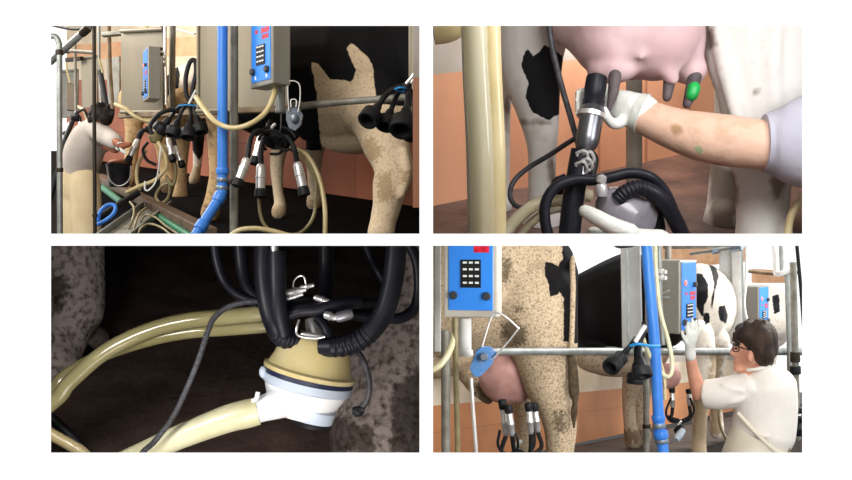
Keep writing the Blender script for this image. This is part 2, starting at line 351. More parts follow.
# upper right close-up bay ------------------------------------------
FL2 = lambda y: max(.07+.3*(y-2.0), .003)
slab('floor_ledge', [(.003, 1.013, -.003), (1.3, 1.013, -.003), (1.3, 1.80, -.003), (.003, 1.80, -.003)], (0, 0, .006), M['wet_floor'])
slab('floor_ramp', [(.004, 1.777, .003), (1.3, 1.777, .003), (1.3, 2.8, FL2(2.8)), (.004, 2.8, FL2(2.8))], (0, 0, -.006), M['wet_floor'])
A2, B2 = (.004, 1.985, FL2(1.985)), (.004+.646*1.25, 1.985+.5*1.25, FL2(1.985+.5*1.25))
wallstrip('wall_tiled', A2, B2, 0, .262, M['tile2']); wallstrip('wall_plaster', A2, B2, .262, .9, M['band'])
slab('wall_right_bay', [(1.3, 1.013, 0), (1.3, 2.8, 0), (1.3, 2.8, 1.1), (1.3, 1.013, 1.1)], (.03, 0, 0), M['grey_wall'])
slab('ceiling_upper_bay', [(.003, 1.013, 1.1), (1.3, 1.013, 1.1), (1.3, 2.8, 1.1), (.003, 2.8, 1.1)], (0, 0, .03), M['grey_wall'])
slab('wall_rear_bay', [(.003, 2.8, 0), (1.3, 2.8, 0), (1.3, 2.8, 2.0), (.003, 2.8, 2.0)], (0, .03, 0), M['grey_wall'])
# lower right stall -------------------------------------------------
FL4 = lambda y: -1.33-.112*(y-6.48)
E = lambda y: .303+.7*(y-4.1)-.22
slab('floor_parlour', [(.004, 3.7, FL4(3.7)), (E(3.72), 3.72, FL4(3.72)), (E(9), 9, FL4(9)), (E(9)+.5, 15, FL4(15)), (6.5, 15, FL4(15)), (.035, 4.94, FL4(4.94)), (.004, 4.94, FL4(4.94))], (0, 0, -.5), M['floor4'])
slab('floor_milking_pit', [(.004, 1.013, -2.4), (9, 1.013, -2.4), (9, 15, -2.4), (.004, 15, -2.4)], (0, 0, -.05), M['concrete'])
A4, B4 = (.004, 4.95, FL4(4.95)), (.004+.592*6.2, 4.95+6.2, FL4(4.95+6.2))
wallstrip('wall_orange', A4, B4, 0, .335, M['tile4']); wallstrip('wall_band', A4, B4, .335, .52, M['cream']); wallstrip('wall_upper', A4, B4, .52, .62, M['band'])
slab('ceiling_lobby', [(.003, 1.013, 2.05), (4.0, 1.013, 2.05), (4.0, 6.0, 2.05), (.003, 6.0, 2.05)], (0, 0, .05), M['cream'])
slab('wall_lobby', [(1.5, 1.013, -2.4), (1.5, 3.2, -2.4), (1.5, 3.2, -.003), (1.5, 1.013, -.003)], (.03, 0, 0), M['grey_wall'])
slab('wall_far', [P(655, 262, 13), P(700, 266, 13.3), P(745, 262, 13.6), P(745, 180, 13.6), P(655, 180, 13)], (0, .15, 0), M['peach'])
slab('wall_far_parapet', [P(755, 283, 14), P(795, 283, 14.2), P(795, 271, 14.2), P(755, 269, 14)], (0, .15, 0), M['peach'])

# ================================================================== SHARED BUILDERS
def control_box(label, o, u, W, Hh, D, case, group=None, marks=True, name='control_box'):
    """o = lower left corner of the front, u = direction along the front; layout in fractions of W and Hh"""
    u = Vector(u).normalized(); v = Vector((0, 0, 1)); n = Vector((u.y, -u.x, 0))
    if n.y > 0 and abs(u.x) > .3: n = -n
    o = Vector(o); t = thing(name, label, 'control box', o+u*W/2-n*D/2, group)
    q = lambda a, b, c=0: o+u*W*a+v*Hh*b+n*c
    MB().obox(o-n*D, u*W, v*Hh, n*D).build('case', case, t, bevel=W*.03, smooth=False)
    def plate(name, a, b, a2, b2, th, mat, par=t, c0=0, bev=0): return MB().obox(q(a, b, c0-.002), u*W*(a2-a), v*Hh*(b2-b), n*(th+.002)).build(name, mat, par, smooth=False, bevel=bev, org=ORG[par.name])
    plate('front_panel', .09, .05, .91, .97, W*.015, M['blueface'], bev=W*.02)
    c = W*.02
    plate('display', .52, .515, .86, .565, c, M['led']); plate('display', .56, .455, .84, .50, c, M['led']); plate('display', .26, .525, .38, .56, c, M['led'])
    kp = plate('keypad', .32, .21, .69, .405, c+W*.01, M['keyblack'])
    for i in range(3):
        for j in range(4):
            a = .36+.11*i; b = .225+.047*j; k = plate('key', a+.005, b+.012, a+.075, b+.026, c+W*.025, M['keywhite'], par=kp); 
    for a, b, r in ((.19, .155, .075), (.80, .15, .075), (.78, .66, .06)):
        MB().lathe(q(a, b, W*.005), q(a, b, W*.09), [(0, W*r), (.7, W*r), (1, W*r*.75)], 16).build('knob', M['knob'], t)
    MB().lathe(q(.27, .69, W*.005), q(.27, .69, W*.05), [(0, W*.07), (.6, W*.07), (1, W*.03)], 14).build('indicator_lamp', M['redlamp'], t)
    for a in (.24, .72) if marks else ():
        plate('switch_mark', a, .075, a+.06, .11, W*.018, M['keywhite'])
    return t, q
def lathe_child(name, a, b, prof, mat, par, seg=18): return MB().lathe(a, b, prof, seg).build(name, mat, par, org=ORG[par.name])
def teat_cup(root, mouth, tail, r, hosepts, hr, d=None, lipk=1.25):
    """steel shell between two points (x,y,d); black liner lip at the mouth, black tube from the tail along hosepts"""
    m, e = P(*mouth), P(*tail); rr = R(r, mouth[2])
    c = lathe_child('teat_cup', e, m, [(0, rr*.55), (.05, rr*.8), (.12, rr*.95), (.45, rr), (.47, rr*1.1), (.53, rr*1.1), (.55, rr), (.98, rr*.96), (1, rr*.8)], M['steel'], root)
    a = e+(m-e)*.94; b = e+(m-e)*1.30
    MB().lathe(a, b, [(0, rr*.9), (.08, rr*1.12), (.55, rr*lipk), (.9, rr*lipk), (1, rr*lipk*.85), (.96, rr*.6), (.5, rr*.5)], 18).build('liner', M['black'], c, org=ORG[root.name])
    pts = [P(*p) for p in hosepts]+[e]
    hh = [R(hr, p[2]) for p in hosepts]+[R(hr, mouth[2])*1.05]
    MB().sweep(pts, hh, seg=10).build('short_milk_tube', M['black'], root)
    return c
def claw(label, group, c, r, cups, tubes=(), mat=None, name='milking_cluster', up=1):
    root = thing(name, label, 'milking cluster', P(*c), group); rr = R(r, c[2]); p = P(*c); v = Vector((0, 0, rr))
    MB().lathe(p-v*.9, p+v*.9, [(0, rr*.3), (.08, rr*.75), (.3, rr*.98), (.5, rr*1.05), (.55, rr*1.05), (.6, rr*.95), (.85, rr*.6), (1, rr*.25)], 20).build('claw_bowl', mat or M['smoke'], root)
    MB().sweep([p+v*.8+Vector((-rr*.3, 0, 0)), p+v*1.3, p+v*1.5+Vector((rr*.3, 0, 0))], rr*.18, seg=8).build('shut_off_valve', M['steel'], root)
    for cu in cups: teat_cup(root, *cu)
    for pts, tr in tubes: MB().px(pts, tr, seg=9).build('pulse_tube', M['black'], root)
    return root
def black_cup(root, mouth, tail, r, hosepts, hr):
    m, e = P(*mouth), P(*tail); rr = R(r, mouth[2])
    MB().lathe(e, m, [(0, rr*.3), (.1, rr*.42), (.42, rr*.52), (.5, rr*.9), (.55, rr*1.0), (.95, rr*1.02), (1, rr*.96), (.99, rr*.72), (.6, rr*.6), (.55, rr*.1)], 22).build('rubber_cup', M['black'], root)
    if hosepts: MB().px(hosepts+[tail], hr, seg=9).build('short_tube', M['black'], root)
def leg(*pts): return ('t', list(pts))
def body(name, pieces, mat, parent, voxel, patches=(), dirt=(), clamp=None, sm=4, dd=0):
    b = MB()
    if dd: pieces = [(k, [(q[0], q[1], q[2]+dd)+tuple(q[3:]) for q in L]) if k == 't' else (k, (L[0], L[1], L[2]+dd)+tuple(L[3:])) for k, L in pieces]
    for p in pieces:
        if p[0] == 't':
            L = p[1]; b.px([q[:3] for q in L], [q[3] for q in L], rd=[q[4] if len(q) > 4 else q[3] for q in L], rnd=True, seg=18, n=5)
        else: b.pe(*p[1])
    o = b.build(name, mat, parent, voxel=voxel, sm=sm, clamp=clamp)
    return coat(o, patches, dirt) if (patches is not None) else o
def cow(label, loc, group=None): return thing('dairy_cow', label, 'cow', loc, group)
def clampx(lo=None, hi=None, zlo=None, zhi=None):
    def f(c):
        c = c.copy()
        if lo is not None: c.x = max(c.x, lo)
        if hi is not None: c.x = min(c.x, hi)
        if zlo is not None: c.z = max(c.z, zlo)
        if zhi is not None: c.z = min(c.z, zhi)
        return c
    return f

# ================================================================== UPPER LEFT PHOTO: row of cows over the milking pit
# cows
c = cow('black cow with jagged tan flank marks and pale hind leg behind the grey rail', P(350, 150, 4.35))
wp = [(311, 63), (319, 64), (326, 74), (330, 79), (346, 80), (352, 83), (356, 70), (350, 58), (346.5, 48), (352, 42), (360, 50), (367, 56), (372, 64), (376, 95), (379, 104), (425, 108), (425, 245), (255, 245), (262, 150), (322, 150), (320, 132), (316, 91)]
body('body', [leg((266, 98, 4.5, 40, 44), (300, 84, 4.45, 60, 58), (345, 82, 4.4, 66, 66), (385, 80, 4.36, 62, 58), (412, 72, 4.33, 52, 40)),
  leg((372, 95, 4.25, 42, 36), (383, 118, 4.18, 36, 30), (385, 140, 4.12, 25, 22), (391, 158, 4.08, 21, 18), (394, 172, 4.06, 20, 16), (390, 186, 4.05, 18, 16), (387, 205, 4.05, 14.5, 15), (383, 222, 4.04, 13, 14), (381, 234, 4.02, 14, 15)),
  leg((300, 115, 4.6, 16, 16), (282, 142, 4.62, 9, 10), (277, 165, 4.62, 7, 8), (278, 190, 4.62, 5.2, 6), (280, 203, 4.62, 6, 7), (279, 212, 4.6, 8, 9)),
  leg((325, 120, 4.7, 20, 18), (316, 145, 4.85, 10, 11), (314, 170, 4.92, 7, 8), (315, 190, 4.94, 6.5, 7), (314, 203, 4.94, 8, 8)),
  ('e', (352, 138, 4.35, 34, 16, 20)), ('e', (406, 171, 4.06, 9, 13, 8)), leg((404, 150, 4.02, 4), (407, 172, 4.0, 5), (401, 195, 4.0, 4))], H['c1'], c, .0085, [], [[(374, 172), (392, 170), (396, 200), (378, 205)], [(268, 205), (290, 205), (290, 218), (266, 218)], [(305, 198), (325, 198), (325, 210), (305, 210)], [(360, 140), (372, 135), (384, 150), (376, 165), (364, 160)], [(398, 168), (412, 172), (408, 186), (398, 184)]], clamp=clampx(hi=-.006))
me = c.children[0].data
# black everywhere outside the tan outline
vals = []
for v in me.vertices:
    q = v.co+ORG[c.name]; vals.append(max(-12., min(12., -sdf(426+F*q.x/q.y, 240-F*q.z/q.y, wp))))
me.attributes['patch'].data.foreach_set('value', vals)
c = cow('tan cow mostly hidden by the wide steel plate, its leg beside the blue pipe', P(215, 110, 4.75))
body('body', [leg((232, 80, 4.75, 38, 30), (226, 80, 5.2, 36, 28), (222, 82, 5.7, 30, 24)), leg((222, 100, 4.62, 22), (218, 125, 4.56, 11, 12), (216, 150, 4.55, 8, 9), (216, 175, 4.55, 7), (213, 198, 4.54, 8), (210, 214, 4.52, 10, 11)),
  leg((184, 105, 5.3, 18), (182, 135, 5.45, 9), (181, 165, 5.5, 6.5), (181, 185, 5.5, 6), (180, 198, 5.48, 8, 9))], H['pale'], c, .011, [], [[(202, 205), (222, 205), (222, 220), (200, 220)]])
c = cow('white rumped cow with a black side, between the two big steel plates', P(182, 90, 6.2))
body('body', [leg((182, 76, 6.35, 24, 10), (183, 82, 6.2, 28, 14), (184, 92, 6.1, 24, 14)), leg((196, 100, 6.1, 12), (198, 130, 6.05, 7), (198, 150, 6.05, 5.5), (197, 168, 6.03, 4.5), (194, 180, 6.0, 6))], H['c4'], c, .013, [[(165, 40), (176, 44), (177, 62), (180, 75), (178, 95), (165, 100)], [(190, 118), (210, 118), (206, 150), (199, 160), (192, 150)]], [[(185, 165), (206, 165), (206, 190), (185, 190)]])
c = cow('tan legged cow behind the left milking cluster, body hidden by the middle plate', P(140, 110, 5.9))
body('body', [leg((143, 82, 5.6, 20, 16), (142, 82, 6.2, 18, 14), (141, 82, 6.7, 14, 12)), leg((135, 100, 5.8, 17), (134, 125, 5.75, 9), (132, 150, 5.75, 7), (130, 170, 5.72, 6.5), (128, 185, 5.7, 8)), leg((152, 100, 5.7, 14), (158, 130, 5.7, 9), (163, 150, 5.7, 7), (168, 175, 5.7, 8), (170, 187, 5.68, 10))], H['pale'], c, .013, [], [[(120, 178), (180, 178), (180, 195), (120, 195)]])

# stall plates
def plate(label, pts, th, mat, name='splash_plate', cat='metal plate', ribs=()):
    a = [P(*p) for p in pts]; t = thing(name, label, cat, (a[0]+a[1])/2)
    MB().slab(a, Vector((0, th, 0))).build('sheet', mat, t, smooth=False, bevel=.004)
    for (p, q, r) in ribs: MB().sweep([P(*p), P(*q)], R(r, p[2]), seg=10, n=1).build('edge_bar', mat, t)
    return t
plate('widest dull steel splash plate behind the blue pipe and the near control box', [(197, 111, 4.25), (288, 108, 3.92), (288, 5, 3.92), (197, 5, 4.25)], .02, M['plate'], ribs=[((197, 111, 4.24), (288, 108, 3.91), 2.2), ((198, 111, 4.24), (198, 5, 4.24), 1.6)])
plate('middle dull steel splash plate carrying the narrow side-on control box', [(121, 112, 5.2), (163, 112, 4.95), (163, 30, 4.95), (121, 32, 5.2)], .02, M['plate'], ribs=[((121, 31, 5.18), (163, 29, 4.93), 2), ((121, 112, 5.18), (163, 112, 4.93), 1.8)])
plate('pale steel splash plate just left of the thin black pole top', [(82, 108, 6.7), (97, 108, 6.5), (97, 56, 6.5), (81, 58, 6.7)], .02, M['plate'], ribs=[((81, 58, 6.68), (97, 56, 6.48), 1.2)])
plate('far grey splash plate next to the steel pole at the left edge', [(62, 118, 7.6), (78, 116, 7.4), (78, 70, 7.4), (62, 71, 7.6)], .02, M['galv_dirty'], ribs=[((62, 71, 7.58), (78, 70, 7.38), 1.2)])
plate('dark grey splash plate with a bright edge behind the slanting black strut', [(108, 106, 6.2), (120, 106, 6.0), (120, 56, 6.0), (106, 58, 6.2)], .02, M['galv_dirty'], ribs=[((119.5, 56, 5.98), (119.5, 106, 5.98), 1)])
# control boxes
o = P(250, 84.5, 3.78); e = P(273, 83.5, 3.645)
o.z = e.z; ux = (e-o); W = ux.length
t, q = control_box('nearest control box with blue front, red displays and black keypad on the wide plate', o, ux, W, R(104, 3.65), .075, M['boxsteel'], 'milking control boxes')
MB().sweep([q(.05, .45, -.02)+Vector((-.006, 0, 0)), q(-.12, .38, -.02), q(-.13, .25, -.02), q(.0, .17, -.02)], .003, seg=8).build('cable', M['clear'], t)
o = P(143, 98, 4.93); e = P(148, 98.5, 4.80); o.z = e.z
control_box('narrow side-on control box with a blue strip of front on the middle plate', o, e-o, (e-o).length, R(52, 4.85), .06, M['boxsteel'], 'milking control boxes')
b = thing('control_box', 'plain grey control box on the far plate beside the steel pole', 'control box', P(69, 110, 7.3), 'milking control boxes')
MB().obox(P(66, 110, 7.3), Vector((.05, .04, 0)), Vector((0, 0, .2)), Vector((-.005, .06, 0))).build('case', M['boxsteel'], b, smooth=False, bevel=.004)
MB().px([(70, 83, 7.3), (67, 70, 7.3), (66, 58, 7.3)], 1.0).build('cable', M['hose'], b)
# beams, rail, posts
def pipe(label, pts, r, mat, name='pipe', cat='pipe', group=None, caps=(), **k):
    t = thing(name, label, cat, P(*min(pts, key=lambda p: -p[1])), group)
    MB().px(pts, r, n=k.pop('n', 1), seg=16, **k).build('tube', mat, t)
    for a, b2, rr, m in caps: MB().lathe(P(*a), P(*b2), [(0, R(rr, a[2])), (.2, R(rr*1.06, a[2])), (.8, R(rr*1.06, a[2])), (1, R(rr, a[2]))], 16).build('coupling', m, t)
    return t
pipe('blue plastic pipe falling past the wide plate and elbowing left to the pit', [(222.5, -12, 3.75), (222.5, 100, 3.75), (222.5, 183, 3.75), (221.5, 193, 3.74), (217, 202, 3.73), (195, 236, 3.66)], 5.2, M['bluepvc'], n=4, name='drain_pipe', caps=[((222.5, 168, 3.75), (222.5, 174, 3.75), 6.2, M['bluepvc']), ((222.5, 178, 3.75), (222.5, 182, 3.75), 6, M['clamp']), ((222.5, 186, 3.75), (222, 190, 3.75), 6.2, M['clamp']), ((221, 194, 3.74), (217.5, 201.5, 3.73), 6.1, M['bluepvc']), ((204, 222.5, 3.69), (199, 230, 3.67), 6.2, M['bluepvc'])])
pipe('dull grey upright pipe right beside the blue drain pipe', [(234, -12, 3.82), (234, 238, 3.82)], 4.3, M['galv_dirty'], name='stall_post', cat='post', caps=[((234, 180, 3.82), (234, 184, 3.82), 5, M['darkpipe'])])
pipe('grey rump rail running right behind the black rubber cups', [(292, 107, 3.95), (340, 102, 3.93), (424, 96, 3.9)], 3.6, M['galv_dirty'], name='stall_rail', cat='rail', caps=[((292, 107, 3.95), (302, 105.5, 3.95), 4.6, M['galv_dirty'])])
pipe('beige post at the far right edge behind the hanging cups', [(414.5, -10, 3.96), (414.5, 98, 3.96)], 6, M['plate'], name='stall_post', cat='post', caps=[((414.5, 92, 3.96), (414.5, 99, 3.96), 7, M['plate'])])
pipe('steel post stub under the nearest control box', [(281, 82, 3.76), (280.5, 113, 3.76)], 4.6, M['galv'], name='box_bracket_post', cat='post', caps=[((280.5, 108, 3.76), (280.5, 113, 3.76), 5, M['galv'])])
def beam(label, a, b2, h, dpt, mat, name='beam', cat='beam'):
    p, q = P(*a), P(*b2); t = tag(MB().obox(p, q-p, Vector((0, 0, R(h, a[2]))), Vector((0, dpt, 0))).build(name, mat, smooth=False, bevel=.004), label, cat); return t
beam('worn beige beam below the wide steel plate', (238, 113, 3.95), (289, 111, 3.83), 6, .04, M['rust'])
beam('worn beige beam below the middle plate, left of the blue pipe', (118, 118, 5.3), (217, 114, 4.3), 5, .04, M['rust'])
pipe('polished steel pole bending left at its top, at the left edge', [(51, 36, 4.6), (56, 37, 4.6), (59, 43, 4.6), (59.5, 52, 4.6), (59.5, 120, 4.6), (60, 215, 4.6), (60.5, 345, 4.6)], 2.8, M['galv'], n=4, name='bent_pole', cat='pole', caps=[((59.3, 50, 4.6), (59.3, 55, 4.6), 3.6, M['darkpipe']), ((59.6, 168, 4.6), (59.6, 172, 4.6), 3.4, M['darkpipe'])])
pipe('thin black iron pole in front of the worker in cream', [(94, -10, 4.3), (94.3, 120, 4.3), (95, 240, 4.3), (95.5, 355, 4.3)], 1.9, M['darkpipe'], name='iron_pole', cat='pole', caps=[((95, 214, 4.3), (95, 217, 4.3), 2.6, M['darkpipe'])])
pipe('thick slanting galvanised pipe from the left edge up to the black pole', [(50, 62, 5.2), (88, 28, 5.0)], 3.6, M['galv'], name='slanting_pipe', caps=[((82, 33.5, 5.03), (88, 28, 5.0), 4.2, M['darkpipe'])])
pipe('dark pipe across the top left corner', [(48, 24, 5.3), (72, 29, 5.2), (92, 27, 5.1)], 1.5, M['darkpipe'], n=3, name='overhead_pipe')
pipe('level dirty pipe crossing the left poles under the slanting pipe', [(60, 50, 5.6), (94, 52.5, 5.5)], 2.0, M['galv_dirty'], name='cross_pipe', caps=[((66, 50.5, 5.59), (69, 50.7, 5.58), 2.8, M['darkpipe'])])
pipe('short dark pipe end poking out over the far plate', [(67, 60, 6.8), (82, 58.5, 6.6)], 2.2, M['darkpipe'], name='pipe_stub')
pipe('upright steel pipe directly right of the thin black pole', [(99, -10, 5.8), (99, 60, 5.8), (101, 105, 5.8)], 1.6, M['galv'], name='stall_post', cat='post')
pipe('brown rusted post left of the middle plate', [(108, -10, 5.6), (110, 70, 5.6), (113, 112, 5.6)], 2.0, M['rust'], name='stall_post', cat='post')
beam('grey lintel pipe joining the brown post to the middle plate top', (101, 36, 5.5), (124, 34, 5.4), 4, .05, M['galv_dirty'], 'lintel')
pipe('slanting flat black strut left of the middle plate', [(100, 70, 5.5), (107, 110, 5.4)], 2.8, M['black'], name='strut', cat='strut', rd=[1, 1])
pipe('short upright bar standing on the level pipe near the left edge', [(75, 42, 5.7), (76, 110, 5.7)], 1.5, M['galv_dirty'], name='stall_post', cat='post')
t = pipe('bright steel pole with black fittings at the right of the middle plate', [(165, -10, 4.9), (165, 60, 4.9), (166, 105, 4.9)], 1.7, M['steel'], name='fitting_pole', cat='pole')
for y in (49, 54): MB().pe(161, y, 4.87, 1.8, 1.8).build('fitting', M['black'], t)
for y in (57, 62): MB().pe(164, y, 4.86, 2, 2.2).build('nut', M['steel'], t)
pipe('brown post top beside the fitting pole', [(162, -10, 5.0), (162.5, 44, 5.0)], 2.2, M['rust'], name='stall_post', cat='post')
pipe('flat grey upright right of the fitting pole', [(173, -10, 5.2), (172, 85, 5.2), (173, 112, 5.2)], 3.2, M['galv_dirty'], name='stall_post', cat='post')
pipe('white slanting bar high between the two big plates', [(176, 29, 5.6), (195, 34, 5.4)], 1.2, M['whitemetal'], name='brace_bar', cat='bar')
pipe('beige upright under the middle plate beside the left cluster hose', [(163, 84, 5.0), (163, 112, 5.0)], 2.0, M['hose_dark'], name='hose_drop', cat='hose')
# hoses on the plates
tube('milk_hose', 'cream hose sagging from the near control box across the blue pipe', 'hose', [(276, 84, 3.73), (273, 98, 3.7), (265, 113, 3.68), (250, 124, 3.66), (232, 128, 3.66), (216, 122, 3.68), (205, 110, 3.72), (196, 97, 3.8)], 2.7, M['hose'])
tube('milk_hose', 'cream hose sagging below the middle plate', 'hose', [(163, 112, 5.0), (157, 119, 4.95), (147, 121, 4.95), (136, 117, 4.97), (126, 109, 5.0), (115, 104, 5.05)], 2.0, M['hose'])
tube('milk_hose', 'cream hose slanting down the top of the middle plate', 'hose', [(140, 8, 5.1), (147, 28, 5.05), (155, 45, 5.05)], 1.9, M['hose'])
tube('milk_hose', 'short cream hose hanging in front of the far plate', 'hose', [(76, 106, 6.0), (82, 109, 5.9), (86, 116, 5.9), (88, 126, 5.9)], 1.6, M['hose'])
tube('air_hose', 'short beige hose slanting over the upright right of the black pole', 'hose', [(99, 58, 5.4), (101, 66, 5.4), (103, 73, 5.4)], 1.3, M['hose'])
# hanging hook under the near box
def hook(label, pts_loop, plate_pts, d, mat, wr):
    t = thing('cluster_hook', label, 'hook', P(plate_pts[0][0], plate_pts[0][1], d))
    MB().slab([P(x, y, d) for x, y in plate_pts], Vector((0, .015, 0))).build('hook_plate', mat, t, smooth=False, bevel=.003)
    MB().px([(x, y, d-.01) for x, y in pts_loop], wr, seg=8).build('wire_handle', M['steel'], t)
    return t
t = hook('worn blue grey hook with a tall wire handle hanging right of the near box', [(289, 111, 0), (288, 96, 0), (287.5, 83, 0), (291, 80.5, 0), (297, 82, 0), (300, 86, 0), (300, 100, 0), (298, 111, 0)] and [(289, 111), (288, 96), (288, 84), (291, 81), (297, 82), (300, 87), (300, 100), (298, 112)], [(286, 110), (289, 107), (299, 108), (303, 115), (301, 125), (295, 131), (289, 128), (286, 120)], 3.7, M['greyhook'], .7)
MB().pe(294, 118, 3.69, 4, 5, 3).build('boss', M['clamp'], t); MB().px([(291, 107, 3.69), (291, 100, 3.69), (296, 100, 3.69), (296, 107, 3.69)], .6, seg=6).build('latch_wire', M['steel'], t)
# hanging black cups at the right edge
t = thing('spare_cluster', 'black rubber cups hanging on a steel bracket by the right post', 'milking cluster', P(405, 85, 3.7), 'spare black rubber cups')
black_cup(t, (367, 121, 3.63), (379, 105, 3.70), 10.5, [(403, 86, 3.74), (392, 90, 3.72), (384, 97, 3.71)], 3)
black_cup(t, (384, 127, 3.70), (391, 110, 3.74), 10, [(404, 87, 3.76), (397, 95, 3.76)], 2.6)
black_cup(t, (401, 131, 3.60), (407, 108, 3.68), 12.5, [(406, 86, 3.73), (408, 96, 3.71)], 3.2)
black_cup(t, (412, 139, 3.72), (414, 112, 3.76), 9, [(409, 87, 3.77), (413, 98, 3.77)], 2.4)
MB().px([(421, 60, 3.72), (414, 74, 3.72), (406, 84, 3.72)], 1.8, seg=8).build('bracket_arm', M['steel'], t)
MB().px([(422, 70, 3.74), (416, 76, 3.74), (410, 85, 3.74)], 1.2, seg=8).build('bracket_arm', M['steel'], t)
MB().pe(407, 86, 3.73, 5, 4, 4).build('hub', M['black'], t)
MB().loop([P(395, 89, 3.70), P(400, 87.5, 3.69), P(405, 88.5, 3.70), P(405, 91, 3.74), P(399, 91.5, 3.75)], .004).build('cable_tie', M['tie'], t)
# cluster in the middle
claw('cluster with three bright cups hanging under the near control box', 'clusters at the pit', (273, 139, 3.95), 10,
  [((239, 180, 3.70), (247.5, 158, 3.72), 4.6, [(268, 134, 3.88), (258, 131, 3.8), (251, 138, 3.74)], 2.6), ((260.5, 190, 3.84), (261, 164, 3.85), 5, [(270, 138, 3.9), (264, 140, 3.87), (261, 150, 3.86)], 2.8), ((303, 188, 3.86), (297, 162, 3.87), 4.9, [(279, 137, 3.92), (288, 138, 3.9), (294, 148, 3.88)], 2.6),
   ((256, 158, 3.9), (262, 136, 3.92), 4.6, [(272, 134, 3.94), (267, 131, 3.93)], 2.4)],
  [([(266, 150, 3.93), (259, 140, 3.9), (266, 131, 3.88), (278, 132, 3.88), (286, 142, 3.9), (280, 153, 3.92), (270, 154, 3.92)], 1.5), ([(270, 126, 3.95), (262, 130, 3.9), (252, 135, 3.88), (247, 150, 3.87)], 1.4), ([(276, 146, 3.9), (284, 150, 3.88), (292, 150, 3.87), (297, 160, 3.86)], 1.4), ([(271, 121, 3.97), (268, 126, 3.95), (270, 133, 3.94)], 2.2), ([(282, 127, 3.95), (290, 130, 3.93), (296, 138, 3.9)], 1.4)], M['black'])
tube('wire_lift', 'thin steel lifting cord above the middle cluster', 'cord', [(281, 112, 3.8), (281, 122, 3.85), (280, 133, 3.92)], .6, M['steel'])
tube('milk_hose', 'cream hose looping left below the middle cluster to the bottom edge', 'hose', [(259, 198, 3.86), (260, 212, 3.86), (264, 224, 3.86), (272, 231, 3.86), (285, 234, 3.86), (300, 233, 3.87), (312, 220, 3.9), (316, 200, 3.93), (315, 178, 3.95), (304, 160, 3.95), (292, 150, 3.95)], 1.7, M['hose_dark'])
tube('milk_hose', 'cream hose arching right of the middle cluster down to the edge', 'hose', [(290, 148, 4.0), (304, 153, 3.98), (314, 166, 3.96), (321, 185, 3.94), (325, 210, 3.92), (325, 238, 3.9)], 2.4, M['hose'])
tube('milk_hose', 'cream hose lying along the bottom edge by the grey pipe', 'hose', [(230, 236, 3.76), (240, 230, 3.76), (255, 228.5, 3.77), (272, 231, 3.78), (290, 236, 3.79)], 2.6, M['hose'])
# spare cluster in the middle distance
t = thing('spare_cluster', 'tangled black cluster hung by a white hook between the big plates', 'milking cluster', P(188, 100, 4.5), 'spare black rubber cups')
for m_, e_, hp in (((158, 132, 4.5), (170, 118, 4.5), [(186, 104, 4.5), (178, 108, 4.5)]), ((172, 136, 4.46), (178, 120, 4.48), [(187, 104, 4.5), (182, 111, 4.48)]), ((188, 138, 4.44), (190, 120, 4.47), [(189, 104, 4.5), (191, 112, 4.48)]), ((201, 133, 4.46), (197, 117, 4.48), [(191, 104, 4.5), (195, 109, 4.49)])): black_cup(t, m_, e_, 8, hp, 2)
MB().px([(189, 101, 4.5), (186, 92, 4.5), (186, 76, 4.5), (190, 62, 4.5), (195, 61, 4.5), (196, 72, 4.5), (193, 88, 4.5), (192, 101, 4.5)], 2.4).build('long_tube', M['black'], t)
MB().px([(180, 112, 4.5), (170, 110, 4.48), (158, 115, 4.46), (150, 126, 4.46), (152, 134, 4.46)], 2.2).build('long_tube', M['black'], t)
MB().px([(189, 104, 4.48), (192, 98, 4.48), (196, 90, 4.48)], 1.3).build('hook', M['whitemetal'], t)
MB().px([(178, 106, 4.46), (186, 105, 4.45), (198, 106, 4.46)], .8).build('cable_tie', M['tie'], t)
MB().px([(192, 100, 4.49), (197, 92, 4.49), (199, 86, 4.49)], 1.8).build('clip', M['black'], t)
# cluster at the left
claw('cluster of slim bright cups at the left, hung over the pit kerb', 'clusters at the pit', (156, 137, 4.9), 7,
  [((130, 157, 4.82), (138.5, 139, 4.84), 2.9, [(152, 133, 4.88), (145, 130, 4.86), (140, 133, 4.85)], 2.2), ((172, 156, 4.8), (168, 138, 4.83), 3, [(158, 132, 4.88), (164, 131, 4.86), (167, 134, 4.85)], 2.2), ((181, 162, 4.82), (175, 146, 4.84), 2.9, [(160, 133, 4.89), (168, 132, 4.87), (173, 138, 4.85)], 2)],
  [([(150, 128, 4.9), (157, 123, 4.88), (167, 124, 4.87), (176, 132, 4.86)], 1.6), ([(148, 142, 4.86), (143, 150, 4.86), (147, 160, 4.86), (156, 165, 4.86)], 1.6), ([(153, 126, 4.88), (146, 128, 4.86), (140, 138, 4.85), (136, 148, 4.85)], 1.4)], M['hose_dark'])
tube('wire_hook', 'white wire hook hanging below the left cluster', 'hook', [(161, 146, 4.8), (159, 165, 4.8), (156, 181, 4.8), (149, 190, 4.8), (145, 189, 4.8), (145, 181, 4.8)], .9, M['whitemetal'])
tube('milk_hose', 'beige hose from the left cluster running down to the kerb', 'hose', [(158, 142, 4.86), (165, 155, 4.85), (166, 168, 4.85), (155, 180, 4.86), (140, 186, 4.9), (127, 192, 4.95)], 2.0, M['hose'])
tube('milk_hose', 'beige hose looping down right of the left cluster', 'hose', [(164, 145, 4.84), (172, 155, 4.83), (176, 170, 4.83), (173, 185, 4.84), (166, 176, 4.85), (170, 186, 4.85), (168, 198, 4.86), (161, 203, 4.87), (156, 196, 4.87), (162, 186, 4.86), (172, 182, 4.85)], 1.6, M['hose_dark'])
tube('milk_hose', 'pale clear hose bowing left under the left cluster', 'hose', [(146, 150, 4.95), (138, 165, 4.95), (137, 180, 4.95), (140, 190, 4.95)], 1.8, M['hose'])
